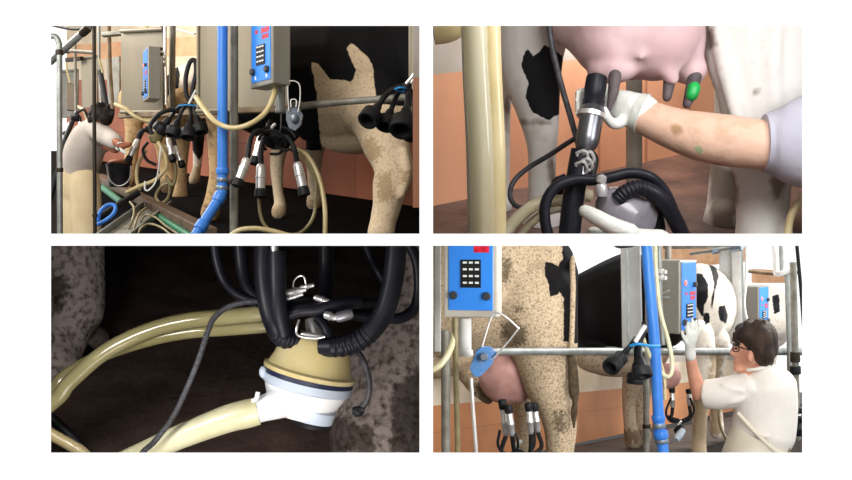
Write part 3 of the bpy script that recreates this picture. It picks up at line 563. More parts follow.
# pit edge
kb = [P(104, 181, 6.3), P(218, 239, 4.0)]
d = kb[1]-kb[0]
tag(MB().obox(kb[0], d, Vector((0, 0, .045)), Vector((-.06, -.03, 0))).build('pit_kerb', M['kerb'], smooth=False, bevel=.006), 'worn steel kerb along the edge of the milking pit', 'kerb')
pipe('green plastic pipe along the pit kerb at the bottom edge', [(157, 216, 4.65), (193, 238, 4.0)], 3.6, M['greenpvc'], name='green_pipe')
pipe('short length of green pipe at the far end of the kerb beside the worker', [(103, 188, 5.9), (121, 202, 5.2)], 3.2, M['greenpvc'], name='green_pipe')
t = thing('steel_gutter', 'shallow stainless gutter in the pit left of the kerb hoses', 'gutter', P(120, 225, 4.4))
a, b2 = P(96, 240, 4.15), P(142, 207, 4.9); sd = Vector((.14, -.02, 0))
MB().obox(a, b2-a, sd, Vector((0, 0, -.012))).build('tray', M['galv_dirty'], t, smooth=False, bevel=.003)
MB().obox(a, b2-a, Vector((.012, 0, 0)), Vector((0, 0, .03))).build('lip', M['galv'], t, smooth=False, bevel=.003)
MB().obox(a+sd, b2-a, Vector((.012, 0, 0)), Vector((0, 0, .03))).build('lip', M['galv'], t, smooth=False, bevel=.003)
tube('dark_hose', 'dark hose hanging down beside the steel pole at the left edge', 'hose', [(72, 122, 5.6), (66, 138, 5.5), (62, 160, 5.5), (56, 178, 5.5), (50, 200, 5.5), (40, 240, 5.5)], 2.6, M['black'])
tube('dark_hose', 'thick black hose crossing the far end of the kerb', 'hose', [(96, 219, 4.5), (108, 212, 4.55), (122, 203, 4.65), (138, 193, 4.75)], 3.4, M['black'])
tube('blue_coil', 'loop of blue hose lying beside the worker legs', 'hose', [(98, 222, 4.42), (100, 212, 4.42), (108, 205, 4.45), (115, 206, 4.45), (114, 213, 4.42), (106, 220, 4.4), (97, 225, 4.38)], 2, M['bluepvc'])
for i, (lab, pts) in enumerate((('thin beige hose curling at the kerb, leftmost of the bottom edge loops', [(118, 240, 4.3), (128, 230, 4.35), (133, 218, 4.4), (134, 208, 4.5), (130, 202, 4.6)]), ('thin beige hose rising straight from the bottom edge by the gutter', [(131, 240, 4.25), (135, 225, 4.3), (139, 214, 4.4), (146, 208, 4.5)]), ('thin beige hose arching to the right over the green pipe', [(136, 240, 4.2), (141, 228, 4.22), (150, 224, 4.25), (162, 228, 4.2), (172, 236, 4.1)]), ('thin beige hose in a low arch beyond the green pipe start', [(140, 222, 4.5), (146, 215, 4.5), (156, 218, 4.45), (166, 226, 4.3), (178, 234, 4.1)]))):
    tube('thin_hose', lab, 'hose', pts, 1.2, M['hose_dark'], 'loops of thin hose by the kerb')
# worker in cream at the left
t = thing('person', 'worker in pale shirt and cream trousers bending forward at the far left', 'person', Vector((-1.66, 5.0, -.45)))
body('body', [('e', (104, 116, 4.85, 9, 11, 10)), leg((97, 127, 4.95, 5), (103, 121, 4.9, 5)), leg((92, 134, 4.95, 11, 10), (84, 150, 5.02, 13, 11), (80, 170, 5.05, 12, 10)),
  leg((97, 134, 4.87, 5), (111, 139, 4.7, 5), (122, 146, 4.62, 4)), leg((122, 146, 4.62, 4), (130, 144, 4.62, 3.2)), leg((90, 142, 5.08, 5), (106, 146, 4.95, 4.5), (116, 150, 4.75, 4)),
  leg((74, 178, 5.05, 9), (71, 215, 5.05, 9), (70, 260, 5.05, 7), (70, 320, 5.05, 6)), leg((86, 178, 5.0, 9), (87, 215, 5.0, 9), (87, 260, 5.0, 7), (87, 320, 5.0, 6))], M['skin_dark'], t, .011, None)
b = MB(); 
for L in ([(97, 126, 4.92, 11, 14), (90, 137, 4.96, 18, 18), (84, 152, 5.0, 20, 19), (80, 168, 5.04, 19, 18), (78, 180, 5.05, 18, 17)], [(96, 130, 4.88, 10, 10), (106, 136, 4.78, 10, 10), (116, 142, 4.68, 8, 8)], [(92, 136, 5.08, 10, 10), (104, 144, 4.98, 8.5, 9)]):
    b.px([q[:3] for q in L], [q[3] for q in L], rd=[q[4] for q in L], rnd=True, seg=18, n=5)
b.build('shirt', M['tee'], t, voxel=.011)
b = MB()
for L in ([(81, 162, 5.04, 17.5, 17), (79, 172, 5.05, 19.5, 18.5), (77, 188, 5.05, 18, 17)], [(72, 182, 5.06, 13, 14), (72, 215, 5.06, 14, 13), (68, 260, 5.06, 10, 11), (68, 318, 5.06, 10, 10)], [(85, 180, 5.0, 15, 14), (87, 215, 5.0, 15, 13), (87, 260, 5.0, 13, 12), (84, 318, 5.0, 11, 11)]):
    b.px([q[:3] for q in L], [q[3] for q in L], rd=[q[4] for q in L], rnd=True, seg=18, n=5)
b.build('trousers', M['trousers'], t, voxel=.011)
b = MB().pe(101, 113, 4.83, 11, 9.5, 12, rot=.5).pe(94, 119, 4.88, 6, 7, 10, rot=.4).pe(106, 118, 4.80, 7, 8, 9)
for k in range(22):
    a = random.uniform(-.6, math.pi+.6); x = 101+11*math.cos(a); y = 113-9*math.sin(a); d_ = 4.83+random.uniform(-.05, .04)
    b.px([(x-3*math.cos(a), y+3*math.sin(a), d_), (x+2*math.cos(a+.6), y-2*math.sin(a+.6), d_-.01), (x+3.5*math.cos(a+1.1), y-2*math.sin(a+1.1)+1.5, d_-.015)], [2.4, 1.6, .5], seg=7, rnd=True)
b.build('hair', M['hairk'], t, voxel=.008, sm=2)
b = MB().pe(119, 148, 4.66, 3.5, 3.2)
for k in range(4): b.px([(118+k*1.6, 147+k*.9, 4.64), (121+k*1.7, 149+k*.9, 4.60), (121+k*1.6, 152+k*.6, 4.60)], .9, seg=8, rnd=True)
b.px([(117, 147, 4.64), (118, 143.5, 4.61), (121, 142.5, 4.6)], .9, seg=8, rnd=True)
b.build('gloved_hand', M['glove'], t, voxel=.004, sm=2)
# things in the pit beside the worker
t = thing('bucket', 'dark bucket with an orange brown cover right of the worker', 'bucket', P(119, 188, 5.2))
MB().lathe(P(119, 187, 5.2), P(119, 164, 5.2), [(0, .045), (.05, .05), (.9, .062), (.95, .066), (1, .066), (.99, .055)], 20).build('pail', M['bucket'], t)
MB().pe(120, 163, 5.2, 12, 4.5, 12).build('cover', M['orange'], t)
MB().px([(107, 166, 5.15), (110, 180, 5.13), (119, 186, 5.12), (129, 180, 5.13), (131, 166, 5.15)], .8, seg=6).build('handle', M['steel'], t)
t = claw('dark cluster dangling beyond the worker near the left edge', 'clusters at the pit', (76, 117, 5.7), 5, [((66, 132, 5.66), (71, 122, 5.68), 2.2, [(75, 117, 5.7), (72, 118, 5.69)], 1.5), ((83, 131, 5.66), (80, 122, 5.68), 2.2, [(77, 117, 5.7), (80, 118, 5.69)], 1.5)], [([(76, 113, 5.7), (84, 110, 5.7), (88, 118, 5.7)], 1.3)], M['black'])

# ================================================================== UPPER RIGHT PHOTO: attaching a teat cup
Z2 = clampx(lo=.006, zlo=.0045)
c = cow('white cow with pink udder, one knee patched black, being milked by hand', P(630, 60, 1.8))
body('body', [leg((545, -40, 1.92, 55, 50), (538, 10, 1.91, 42, 40), (532, 45, 1.90, 34, 34), (532, 75, 1.9, 30, 30), (537, 105, 1.9, 23, 25), (541, 130, 1.9, 18, 20), (542, 155, 1.9, 14, 16), (542, 190, 1.9, 14, 15), (543, 210, 1.9, 17, 18), (541, 226, 1.88, 21, 24)),
  leg((780, -50, 1.80, 90, 60), (770, 10, 1.78, 74, 50), (766, 50, 1.76, 63, 42), (768, 85, 1.75, 55, 38), (766, 120, 1.75, 44, 34), (762, 155, 1.75, 33, 28), (762, 190, 1.75, 28, 26), (763, 215, 1.745, 26, 26), (764, 240, 1.74, 29, 29)),
  leg((745, 60, 1.93, 30, 25), (736, 130, 1.92, 22, 22), (728, 175, 1.91, 18, 18), (724, 205, 1.90, 17, 18), (722, 222, 1.88, 19, 22)),
  leg((500, 20, 1.99, 14), (500, 120, 1.985, 11), (500, 190, 1.98, 10), (500, 208, 1.97, 13)),
  leg((520, -70, 1.85, 70, 80), (640, -75, 1.83, 90, 90), (800, -70, 1.82, 90, 90)),
  leg((716, 20, 1.73, 9), (726, 70, 1.712, 9), (738, 120, 1.705, 8), (745, 160, 1.71, 6)), leg((778, 0, 1.705, 9), (772, 60, 1.692, 10), (775, 105, 1.695, 8))], H['w2'], c, .0065,
  [[(522, 63), (527, 48), (533, 57), (545, 45), (562, 56), (566, 100), (561, 113), (548, 120), (533, 113), (525, 98), (528, 82), (523, 70)]],
  [[(708, 162), (738, 170), (736, 235), (708, 235)], [(512, 118), (552, 118), (556, 128), (515, 126)], [(704, 30), (714, 26), (716, 44), (708, 50)], [(748, 60), (758, 58), (760, 64), (750, 66)], [(752, 90), (760, 89), (759, 94), (753, 95)], [(770, 178), (786, 172), (784, 200), (772, 204)], [(504, 100), (510, 96), (510, 135), (503, 130)], [(549, 120), (556, 124), (556, 200), (550, 190)]], clamp=Z2)
u = body('udder', [('e', (628, 16, 1.74, 68, 64, 70)), ('e', (655, 20, 1.72, 48, 61, 60)), ('e', (684, 38, 1.74, 20, 46, 36)), ('e', (590, 8, 1.76, 46, 46, 50)), ('e', (612, 40, 1.72, 40, 38, 46)), leg((600, 20, 1.672, 4), (618, 45, 1.662, 4.5), (612, 68, 1.666, 4)), leg((640, 12, 1.662, 4), (652, 34, 1.652, 4.5), (640, 58, 1.656, 4)  ), leg((680, 20, 1.67, 2.5), (688, 45, 1.675, 3), (682, 66, 1.68, 3)), leg((662, 62, 1.68, 10, 10), (672, 78, 1.69, 8, 9)), ('e', (692, 70, 1.73, 15, 16, 20)), ('e', (612, 70, 1.70, 26, 14, 22)), leg((668, 30, 1.675, 5, 5), (664, 50, 1.672, 5, 5), (668, 66, 1.672, 5, 5))], M['udder'], c, .006, None, sm=8)
for pts, r, lab in (([(671, 70, 1.70), (669, 84, 1.70), (667, 97, 1.70)], [7, 6, 4.6], 'dark teat'), ([(695, 76, 1.71), (691, 92, 1.71), (687, 104, 1.71)], [7, 6.5, 4.5], 'teat coated with bright green dip'), ([(615, 76, 1.64), (613, 93, 1.635), (609, 109, 1.635)], [6.5, 5.5, 2.5], 'slack dark teat beside the glove')):
    tt = MB().px(pts, r, rnd=True, seg=14).build('teat', M['teat'], u); tt['label'] = lab
    if 'green' in lab: MB().px([(694, 88, 1.703), (692, 95, 1.702)], [6.6, 6.0], rnd=True, seg=14).build('green_dip', M['green'], tt, org=ORG[c.name])
# milker
t = thing('person', 'milker reaching in from the right, bare dirty forearm and white gloves', 'person', P(780, 145, 1.6))
body('forearm', [leg((626, 110, 1.665, 12.5, 15), (645, 117, 1.655, 18, 17), (672, 128, 1.645, 21, 20), (700, 136, 1.635, 25, 23), (730, 141, 1.625, 26.5, 25), (765, 145, 1.61, 25, 24), (800, 148, 1.6, 26, 25))], H['arm'], t, .006, [[(645, 106), (649, 103), (651, 108), (648, 114), (646, 112)], [(695, 148), (700, 146), (703, 150), (701, 154), (697, 152)]], [[(672, 126), (682, 126), (684, 134), (674, 135)], [(655, 106), (662, 106), (661, 110), (654, 110)]])
b = MB()
b.px([(606, 104, 1.68), (618, 106, 1.672), (630, 109, 1.664), (642, 113, 1.658)], [13, 17, 17.5, 19.5], rd=[9, 13, 17, 18.5], rnd=True, seg=18)
for k, (dy, ln) in enumerate(((-13, 0), (-5, 4), (3, 3), (11, -3))):   # four fingers closing behind the cup and round its far side
    b.px([(610, 100+dy*.8, 1.685), (600-ln*.3, 101+dy, 1.680), (588-ln*.3, 102+dy*.9, 1.668), (580-ln*.2, 103+dy*.85, 1.652), (577.5, 104+dy*.85, 1.635)], [5.2, 4.8, 4.2, 3.8, 3.2], rnd=True, seg=12)
b.px([(624, 120, 1.655), (615, 124, 1.64), (608, 119, 1.628), (605, 110, 1.622)], [7, 6, 5, 4], rnd=True, seg=12)     # thumb across the front
b.build('glove', M['glove'], t, voxel=.0045, sm=2)
MB().px([(637, 112, 1.66), (643, 114, 1.656)], [19.5, 21], seg=20, n=2).build('glove_cuff', M['glove'], t)
b = MB().px([(764, 143, 1.61, ), (775, 143, 1.608), (795, 143, 1.60), (830, 140, 1.59), (890, 130, 1.58)], [29, 33, 44, 54, 62], rd=[28, 31, 36, 42, 48], rnd=False, seg=26, n=5)
b.build('sleeve', M['lavender'], t)
# the other hand under the claw
b = MB()
b.px([(585, 211, 1.53), (596, 217, 1.52), (612, 226, 1.52), (630, 233, 1.525)], [7, 8.2, 9.5, 10], rnd=True, seg=14)
b.px([(630, 238, 1.54), (614, 236, 1.55), (600, 233, 1.56), (592, 231, 1.57)], [7, 7, 6, 5], rnd=True, seg=12)
b.px([(642, 238, 1.535), (620, 238, 1.56), (606, 235, 1.575), (594, 232, 1.58)], [7, 6, 5.5, 5], rnd=True, seg=12)
b.px([(655, 238, 1.54), (634, 238, 1.575), (620, 236, 1.59), (608, 234, 1.595)], [7, 6, 5.5, 4.6], rnd=True, seg=12)
b.px([(662, 239, 1.545), (648, 239, 1.58), (634, 237, 1.60)], [6, 5, 4.2], rnd=True, seg=12)
b.px([(620, 236, 1.53), (640, 240, 1.535), (660, 241, 1.54)], [10, 12, 12], rnd=True, seg=14)
b.build('glove', M['glove'], t, voxel=.004, sm=2, clamp=Z2)
# cup being put on
t = thing('milking_cluster', 'close-up cluster whose gunmetal teat cup the white glove holds', 'milking cluster', P(600, 200, 1.58))
gm = mk('gunmetal_shell', '77787e', '66676c', rough=.3, metal=.85, scale=8)
sh = lathe_child('teat_cup', P(585.5, 152, 1.60), P(593, 108, 1.62), [(0, .010), (.06, .013), (.16, .0175), (.3, .0192), (.78, .0192), (.8, .0215), (.86, .022), (.93, .020), (1, .0185)], gm, t, 26)
MB().lathe(P(592, 112, 1.62), P(597, 76, 1.635), [(0, .0182), (.3, .0182), (.33, .0172), (.6, .0172), (.64, .0178), (.95, .0172), (1, .013), (.97, .008)], 26).build('liner', M['gloss'], sh, org=ORG[t.name])
MB().lathe(P(590.5, 119, 1.617), P(591.8, 112, 1.619), [(0, .0195), (.2, .0235), (.8, .0235), (1, .0195)], 26).build('collar', M['steel'], sh, org=ORG[t.name])
for pts, r, m_, nm, kw in (
  ([(582, 150, 1.60), (578, 172, 1.6), (573, 200, 1.6), (569, 239, 1.6)], 11, M['gloss'], 'short_milk_tube', {}),
  ([(549, 239, 1.57), (545, 220, 1.57), (546, 202, 1.57), (556, 187, 1.57), (575, 180, 1.57), (596, 180, 1.565), (612, 177, 1.56), (630, 173, 1.56), (648, 176, 1.56), (662, 188, 1.57), (672, 208, 1.58), (680, 239, 1.6)], 5.6, M['gloss'], 'long_tube', {}),
  ([(617, 200, 1.555), (626, 192, 1.55), (640, 188, 1.55), (655, 194, 1.55), (668, 208, 1.56), (677, 224, 1.57), (684, 239, 1.58)], 8, M['gloss'], 'short_milk_tube', {'rib': (.05, .45, 9, .05)}),
  ([(634, 196, 1.58), (647, 197, 1.59), (655, 208, 1.6), (659, 239, 1.61)], 7.5, M['gloss'], 'short_milk_tube', {}),
  ([(566, 178, 1.64), (556, 183, 1.64), (560, 190, 1.65), (578, 180, 1.63)], 5, M['gloss'], 'long_tube', {})):
    MB().px(pts, r, seg=14, **kw).build(nm, m_, t)
MB().lathe(P(640, 232, 1.60), P(602, 193, 1.575), [(0, .034), (.12, .045), (.35, .050), (.40, .053), (.46, .053), (.5, .047), (.75, .036), (.95, .018), (1, .008)], 24).build('claw_bowl', M['smoke'], t)
for p in Z2 and [t.children[-1]]:
    for v in p.data.vertices: v.co = Z2(v.co+ORG[t.name])-ORG[t.name]
MB().lathe(P(602, 197, 1.55), P(601, 184, 1.55), [(0, .008), (.1, .0095), (.85, .0095), (1, .0075)], 16).build('valve', mk('silver_plastic', 'b0aeb0', rough=.35, metal=.3), t)
MB().lathe(P(599, 183, 1.55), P(604, 176, 1.552), [(0, .006), (.5, .009), (1, .005)], 14).build('clip', M['steel'], t)
for k, (x, y) in enumerate(((582, 157), (586, 165), (581, 168), (588, 158))):
    MB().loop([P(x-5, y-4, 1.585), P(x+3, y-6, 1.58), P(x+6, y+3, 1.585), P(x-2, y+6, 1.59)], .0028).build('shackle', M['steel'], t)
MB().px([(583, 166, 1.585), (583, 176, 1.585), (590, 186, 1.58)], 1.5, seg=8).build('shackle_pin', M['steel'], t)
MB().px([(579, 152, 1.61), (574, 160, 1.615), (577, 178, 1.61)], 4, seg=10).build('strap', M['black'], t)
MB().px([(590, 152, 1.61), (595, 160, 1.615), (591, 178, 1.61)], 4, seg=10).build('strap', M['black'], t)
# hoses, pole
t = thing('milk_hose', 'big clear twin milk hose hanging in the foreground left of the white leg', 'hose', P(486, 238, 1.3))
MB().px([(474, -20, 1.30), (476, 60, 1.30), (481, 150, 1.30), (483, 236.5, 1.30)], 12.5, seg=20).build('milk_tube', M['clear'], t)
MB().px([(490, -20, 1.31), (491, 60, 1.31), (495, 150, 1.31), (496, 236.5, 1.31)], 10.5, seg=20).build('air_tube', M['hose'], t)
MB().px([(468, -20, 1.335), (470, 60, 1.335), (474, 150, 1.335), (476, 236.5, 1.335)], 8, seg=16).build('pulse_tube', mk('pale_grey_hose', 'b4b0a0', 'a39e8c', rough=.35, scale=10), t)
tube('milk_hose', 'fat cream hose curving out of the top left corner of the white cow bay', 'hose', [(432, 22, 1.42), (447, 19, 1.42), (462, 6, 1.42), (470, -15, 1.42)], 23, M['hose'], seg=20)
tube('vacuum_cable', 'thin grey cable hanging straight past the black knee patch to the cup', 'cable', [(546, -10, 1.70), (551, 40, 1.70), (560, 80, 1.69), (570, 115, 1.67), (577, 140, 1.64), (582, 158, 1.62)], 3, M['cable'])
tube('vacuum_cable', 'thin dark cable looping left from the chain past the white leg', 'cable', [(579, 136, 1.63), (566, 144, 1.66), (548, 156, 1.70), (528, 168, 1.72), (514, 181, 1.72), (510, 195, 1.71), (515, 205, 1.70), (526, 209, 1.69)], 2.6, M['cable'])
tube('milk_hose', 'clear yellowish hose bending up behind the black hoses', 'hose', [(504, 237, 1.66), (514, 222, 1.66), (532, 207, 1.66), (552, 199, 1.67), (575, 194, 1.68), (590, 196, 1.69)], 6.5, M['clear'])
tube('milk_hose', 'second clear hose in the corner below the white leg', 'hose', [(520, 237, 1.68), (532, 222, 1.68), (548, 211, 1.69), (570, 206, 1.70)], 4.5, M['clear'])
tube('milk_hose', 'thin yellow hose bowing at the bottom right corner behind the sleeve', 'hose', [(812, 190, 1.66), (800, 202, 1.66), (791, 216, 1.66), (787, 237, 1.66)], 4, M['hose'])
pipe('dull grey pole standing behind the bare forearm', [(634, -20, 2.12), (634, 199, 2.12)], 8.2, M['galv_dirty'], name='stall_post', cat='post', caps=[((634, 192, 2.12), (634, 199, 2.12), 10, M['galv_dirty'])])

# ================================================================== LOWER LEFT PHOTO: the claw close up
Z3 = clampx(hi=-.0045, zhi=-.0045)
c = cow('cow showing only a dirty hind foot at the left of the dark bay', P(80, 365, 1.9))
body('body', [leg((72, 235, 2.0, 32, 32), (74, 265, 2.0, 30, 31), (77, 290, 1.99, 27, 29), (74, 312, 1.98, 29, 30), (66, 335, 1.96, 22, 27), (60, 352, 1.94, 20, 27), (56, 366, 1.92, 24, 30)), ('e', (98, 338, 2.03, 11, 12, 14))], H['w3'], c, .0075, [], [[(88, 322), (110, 322), (112, 355), (88, 352)], [(50, 275), (68, 275), (66, 310), (50, 320)]], clamp=Z3)
c = cow('cow showing only a muddy white lower leg behind the claw', P(400, 440, 1.75))
body('body', [leg((424, 235, 1.80, 34, 34), (420, 275, 1.79, 33, 34), (412, 320, 1.78, 40, 38), (398, 360, 1.76, 47, 44), (388, 400, 1.74, 50, 48), (385, 425, 1.73, 54, 52), (383, 440, 1.72, 56, 54))], H['w3'], c, .0075, [], [[(392, 385), (430, 360), (430, 455), (388, 455)], [(320, 410), (372, 425), (380, 455), (320, 455)], [(395, 262), (404, 258), (402, 285), (396, 282)]], clamp=Z3)
t = thing('milking_cluster', 'close-up amber claw bowl with white bottom cup on ribbed black tubes', 'milking cluster', P(315, 425, 1.5))
ax0, ax1 = P(297, 424, 1.50), P(319, 334, 1.50); k = 1.5/1000
def ring(a, prof, mat, name, par): return MB().lathe(ax0, ax1, [(h, r*k) for h, r in prof], 32).build(name, mat, par, org=ORG[t.name])
bw = ring(0, [(.54, 44), (.56, 47), (.60, 47), (.62, 43), (.70, 40), (.82, 36.5), (.92, 33), (.97, 29), (1.0, 20), (1.02, 6)], M['bowl'], 'claw_bowl', t)
ring(0, [(.50, 44.5), (.51, 46), (.55, 46), (.555, 44)], M['navy'], 'seal', bw)
ring(0, [(.40, 43), (.42, 45.5), (.50, 45.5), (.51, 43)], M['bluegrey'], 'rim', t)
wc = ring(0, [(.10, 20), (.10, 30), (.14, 33), (.2, 34), (.34, 40), (.42, 42.5), (.45, 40)], M['whitecup'], 'bottom_cup', t)
MB().lathe(P(312, 422, 1.485), P(316, 408, 1.485), [(0, 18*k), (.15, 20*k), (.9, 21*k), (1, 18*k)], 26).build('bluegrey_foot', M['bluegrey'], wc, org=ORG[t.name]).name = 'foot'
MB().lathe(P(311, 427, 1.485), P(312, 421, 1.485), [(0, 17*k), (.2, 19.5*k), (.8, 20.5*k), (1, 19*k)], 26).build('foot_pad', M['black'], wc, org=ORG[t.name])
MB().sweep([P(300, 396, 1.47), P(280, 403, 1.46), P(262, 409, 1.455), P(250, 413, 1.45)], [19*k, 15*k, 12.5*k, 11.5*k], seg=20).build('outlet', M['whitecup'], wc, org=ORG[t.name])
MB().pe(263, 372, 1.47, 4, 6, 4).build('lug', M['bluegrey'], t); MB().px([(258, 392, 1.44), (256, 399, 1.44), (252, 401, 1.44)], 2.2, seg=8).build('outlet_clip', M['whitecup'], t)
MB().lathe(P(316, 338, 1.49), P(310, 318, 1.49), [(0, 9*k), (.3, 8*k), (.7, 7*k), (1, 5*k)], 18).build('valve_stem', M['steel'], t)
for pts, r, nm, kw in (
  ([(265, 242, 1.46), (265, 275, 1.455), (269, 305, 1.45), (275, 324, 1.45), (282, 336, 1.46), (296, 340, 1.47)], 11, 'short_milk_tube', {'rib': (.70, .98, 5, .05)}),
  ([(277, 251, 1.435), (277.5, 285, 1.435), (279, 312, 1.44), (284, 334, 1.45)], 9, 'short_milk_tube', {}),
  ([(397, 242, 1.44), (393, 280, 1.44), (384, 312, 1.44), (368, 334, 1.44), (348, 345, 1.445), (322, 347, 1.46)], 10.5, 'short_milk_tube', {'rib': (.6, .9, 6, .06)}),
  ([(326, 242, 1.60), (326, 270, 1.6), (325, 300, 1.58), (318, 320, 1.56)], 7.5, 'short_milk_tube', {}),
  ([(214, 242, 1.52), (217, 262, 1.52), (224, 281, 1.52), (238, 295, 1.51), (258, 303, 1.5)], 4.5, 'pulse_tube', {}),
  ([(239, 242, 1.53), (242, 268, 1.53), (248, 288, 1.52), (260, 300, 1.51)], 6, 'pulse_tube', {}),
  ([(364, 242, 1.56), (371, 258, 1.56), (379, 273, 1.55), (390, 290, 1.55)], 4.5, 'pulse_tube', {}),
  ([(408, 242, 1.55), (417, 262, 1.55), (419, 290, 1.55), (414, 309, 1.55), (400, 318, 1.54), (378, 318, 1.53), (355, 315, 1.52), (335, 316, 1.51)], 5.5, 'pulse_tube', {}),
  ([(278, 330, 1.46), (286, 317, 1.455), (300, 311, 1.45), (318, 309, 1.45), (336, 304, 1.455), (360, 302, 1.47)], 6.5, 'pulse_tube', {}),
  ([(282, 310, 1.48), (292, 302, 1.475), (304, 299, 1.475), (314, 300, 1.48)], 5.5, 'pulse_tube', {}),
  ([(316, 303, 1.50), (340, 303, 1.50), (362, 303, 1.51), (385, 302, 1.53)], 5, 'pulse_tube', {}),
  ([(318, 318, 1.47), (326, 328, 1.46), (330, 340, 1.455)], 5.5, 'pulse_tube', {})):
    MB().px(pts, r, seg=16, **kw).build(nm, M['gloss'], t)
MB().px([(274, 242, 1.43), (275, 252, 1.43)], 4, seg=12, n=2).build('steel_nipple', M['steel'], t)
for a, b2, r in (((285, 293, 1.45), (306, 289, 1.45), 3.6), ((300, 288, 1.45), (314, 285, 1.45), 2.4), ((314, 297, 1.45), (330, 302, 1.45), 3.0), ((324, 314, 1.44), (336, 318, 1.44), 4), ((286, 299, 1.45), (303, 294, 1.45), 2.2)):
    lathe_child('steel_nipple', P(*a), P(*b2), [(0, R(r*.7, 1.45)), (.15, R(r, 1.45)), (.4, R(r, 1.45)), (.5, R(r*1.25, 1.45)), (.6, R(r, 1.45)), (1, R(r*.8, 1.45))], M['steel'], t, 14)
lathe_child('grey_ferrule', P(336, 318, 1.44), P(353, 313, 1.44), [(0, R(4.5, 1.44)), (.2, R(5.5, 1.44)), (.8, R(5.5, 1.44)), (1, R(4, 1.44))], mk('grey_ferrule', '8a8a90', rough=.35, metal=.6), t, 14)
MB().px([(293, 288, 1.45), (294, 281, 1.45), (299, 276, 1.45), (304, 277, 1.45), (306, 284, 1.45)], .9, seg=8).build('wire_clip', M['steel'], t)
MB().px([(299, 320, 1.435), (297, 327, 1.43), (297, 334, 1.43), (304, 337, 1.43), (316, 338, 1.43), (325, 336.5, 1.43)], 1.3, seg=8).build('wire_clip', M['steel'], t)
lathe_child('clip_plate', P(300, 334, 1.435), P(325, 337, 1.435), [(0, R(1, 1.4)), (.2, R(3, 1.4)), (.8, R(2.6, 1.4)), (1, R(.8, 1.4))], M['steel'], t, 12)
t2 = tube('end_cable', 'short grey cable with a dark plug dangling right of the claw', 'cable', [(352, 346, 1.50), (362, 358, 1.49), (369, 378, 1.48), (368, 398, 1.48), (360, 411, 1.48)], 3.0, M['cable'])
MB().pe(358, 412, 1.48, 6, 5, 5).px([(353, 411, 1.48), (364, 409, 1.48)], 4, n=2).build('plug', M['black'], t2, org=ORG[t2.name])
t = thing('milk_hose', 'clear yellowed twin hose arching from the left edge to the claw', 'hose', P(120, 345, 1.55))
MB().px([(-260, 590, 1.45), (-120, 520, 1.46), (40, 412, 1.5), (70, 382, 1.51), (105, 352, 1.52), (145, 332, 1.53), (185, 321, 1.53), (225, 317, 1.53), (268, 313, 1.53)], [8]*9, seg=20).build('milk_tube', M['clear3'], t)
MB().px([(-260, 575, 1.49), (-120, 505, 1.5), (38, 400, 1.53), (66, 376, 1.54), (105, 354, 1.55), (148, 340, 1.55), (188, 332, 1.55), (228, 329, 1.55), (268, 326, 1.55)], [7]*9, seg=20).build('air_tube', M['clear3'], t)
tube('milk_hose', 'thick milky white hose from the claw outlet to the bottom edge', 'hose', [(258, 411, 1.452), (246, 414, 1.45), (230, 418, 1.45), (205, 427, 1.45), (175, 439, 1.45), (145, 453, 1.45), (110, 470, 1.45), (20, 515, 1.44), (-150, 580, 1.43)], [14, 14.5, 14, 13, 12, 12, 12, 12, 12], M['milk'], seg=22)
tube('ribbed_cable', 'grey ribbed cable curving from the claw down over the white hose', 'cable', [(262, 301, 1.46), (246, 302, 1.45), (228, 307, 1.44), (214, 318, 1.43), (207, 334, 1.42), (199, 358, 1.42), (187, 388, 1.42), (172, 418, 1.42), (155, 441, 1.42), (138, 458, 1.42), (90, 520, 1.42), (40, 555, 1.42)], 2.9, M['cable'], rib=(0, 1, 110, .10))
tube('milk_hose', 'pale hose end crossing the bottom left corner of the dark bay', 'hose', [(40, 428, 1.52), (56, 437, 1.52), (72, 446, 1.52), (90, 460, 1.52), (150, 525, 1.53)], 6, M['hose'])
tube('dark_hose', 'black hose slanting down above the pale hose in the bottom left corner', 'hose', [(40, 408, 1.6), (58, 424, 1.6), (75, 440, 1.6), (95, 460, 1.6), (160, 495, 1.6)], 5, M['black'])

# ================================================================== LOWER RIGHT PHOTO: the milker at the control box
c = cow('dung speckled white cow with hanging tail, filling the left of the rail', P(530, 475, 4.6))
body('body', [leg((440, 300, 4.75, 60, 58), (475, 290, 4.7, 72, 62), (508, 277, 4.66, 80, 62), (532, 270, 4.62, 68, 52), (545, 264, 4.6, 46, 30)),
  leg((530, 300, 4.55, 50, 46), (541, 335, 4.52, 38, 38), (546, 360, 4.5, 31, 32), (549, 385, 4.5, 25, 28), (555, 405, 4.5, 19, 24), (560, 425, 4.5, 17, 20), (560, 450, 4.5, 14, 17), (558, 470, 4.5, 13, 16), (556, 483, 4.47, 17, 20)),
  leg((520, 330, 4.95, 25), (520, 380, 4.98, 13), (524, 420, 4.98, 10), (522, 460, 4.96, 9), (520, 472, 4.95, 12)),
  leg((445, 330, 4.7, 30, 40), (455, 350, 4.7, 24, 36)), ('e', (440, 358, 4.75, 28, 20, 36))], H['w4'], c, .011,
  [[(561, 230), (595, 230), (595, 300), (590, 345), (563, 342), (564, 300), (560, 290), (556, 296), (550, 297), (549, 284), (545, 275), (545, 262), (550, 262), (558, 266), (563, 258)]],
  [[(499, 258), (510, 256), (513, 268), (510, 282), (499, 284)], [(500, 322), (515, 318), (528, 328), (528, 344), (515, 348), (500, 336)], [(512, 306), (522, 305), (524, 313), (514, 315)], [(552, 412), (566, 408), (568, 432), (556, 436)]], clamp=clampx(lo=.006), dd=.25)
tl = MB().px([(572, 258, 4.80), (572.5, 272, 4.66), (573, 290, 4.62), (572, 330, 4.6), (571, 352, 4.6)], [3, 2.8, 2.7, 2.7, 2.6]).build('tail', H['w4'], c); coat(tl)
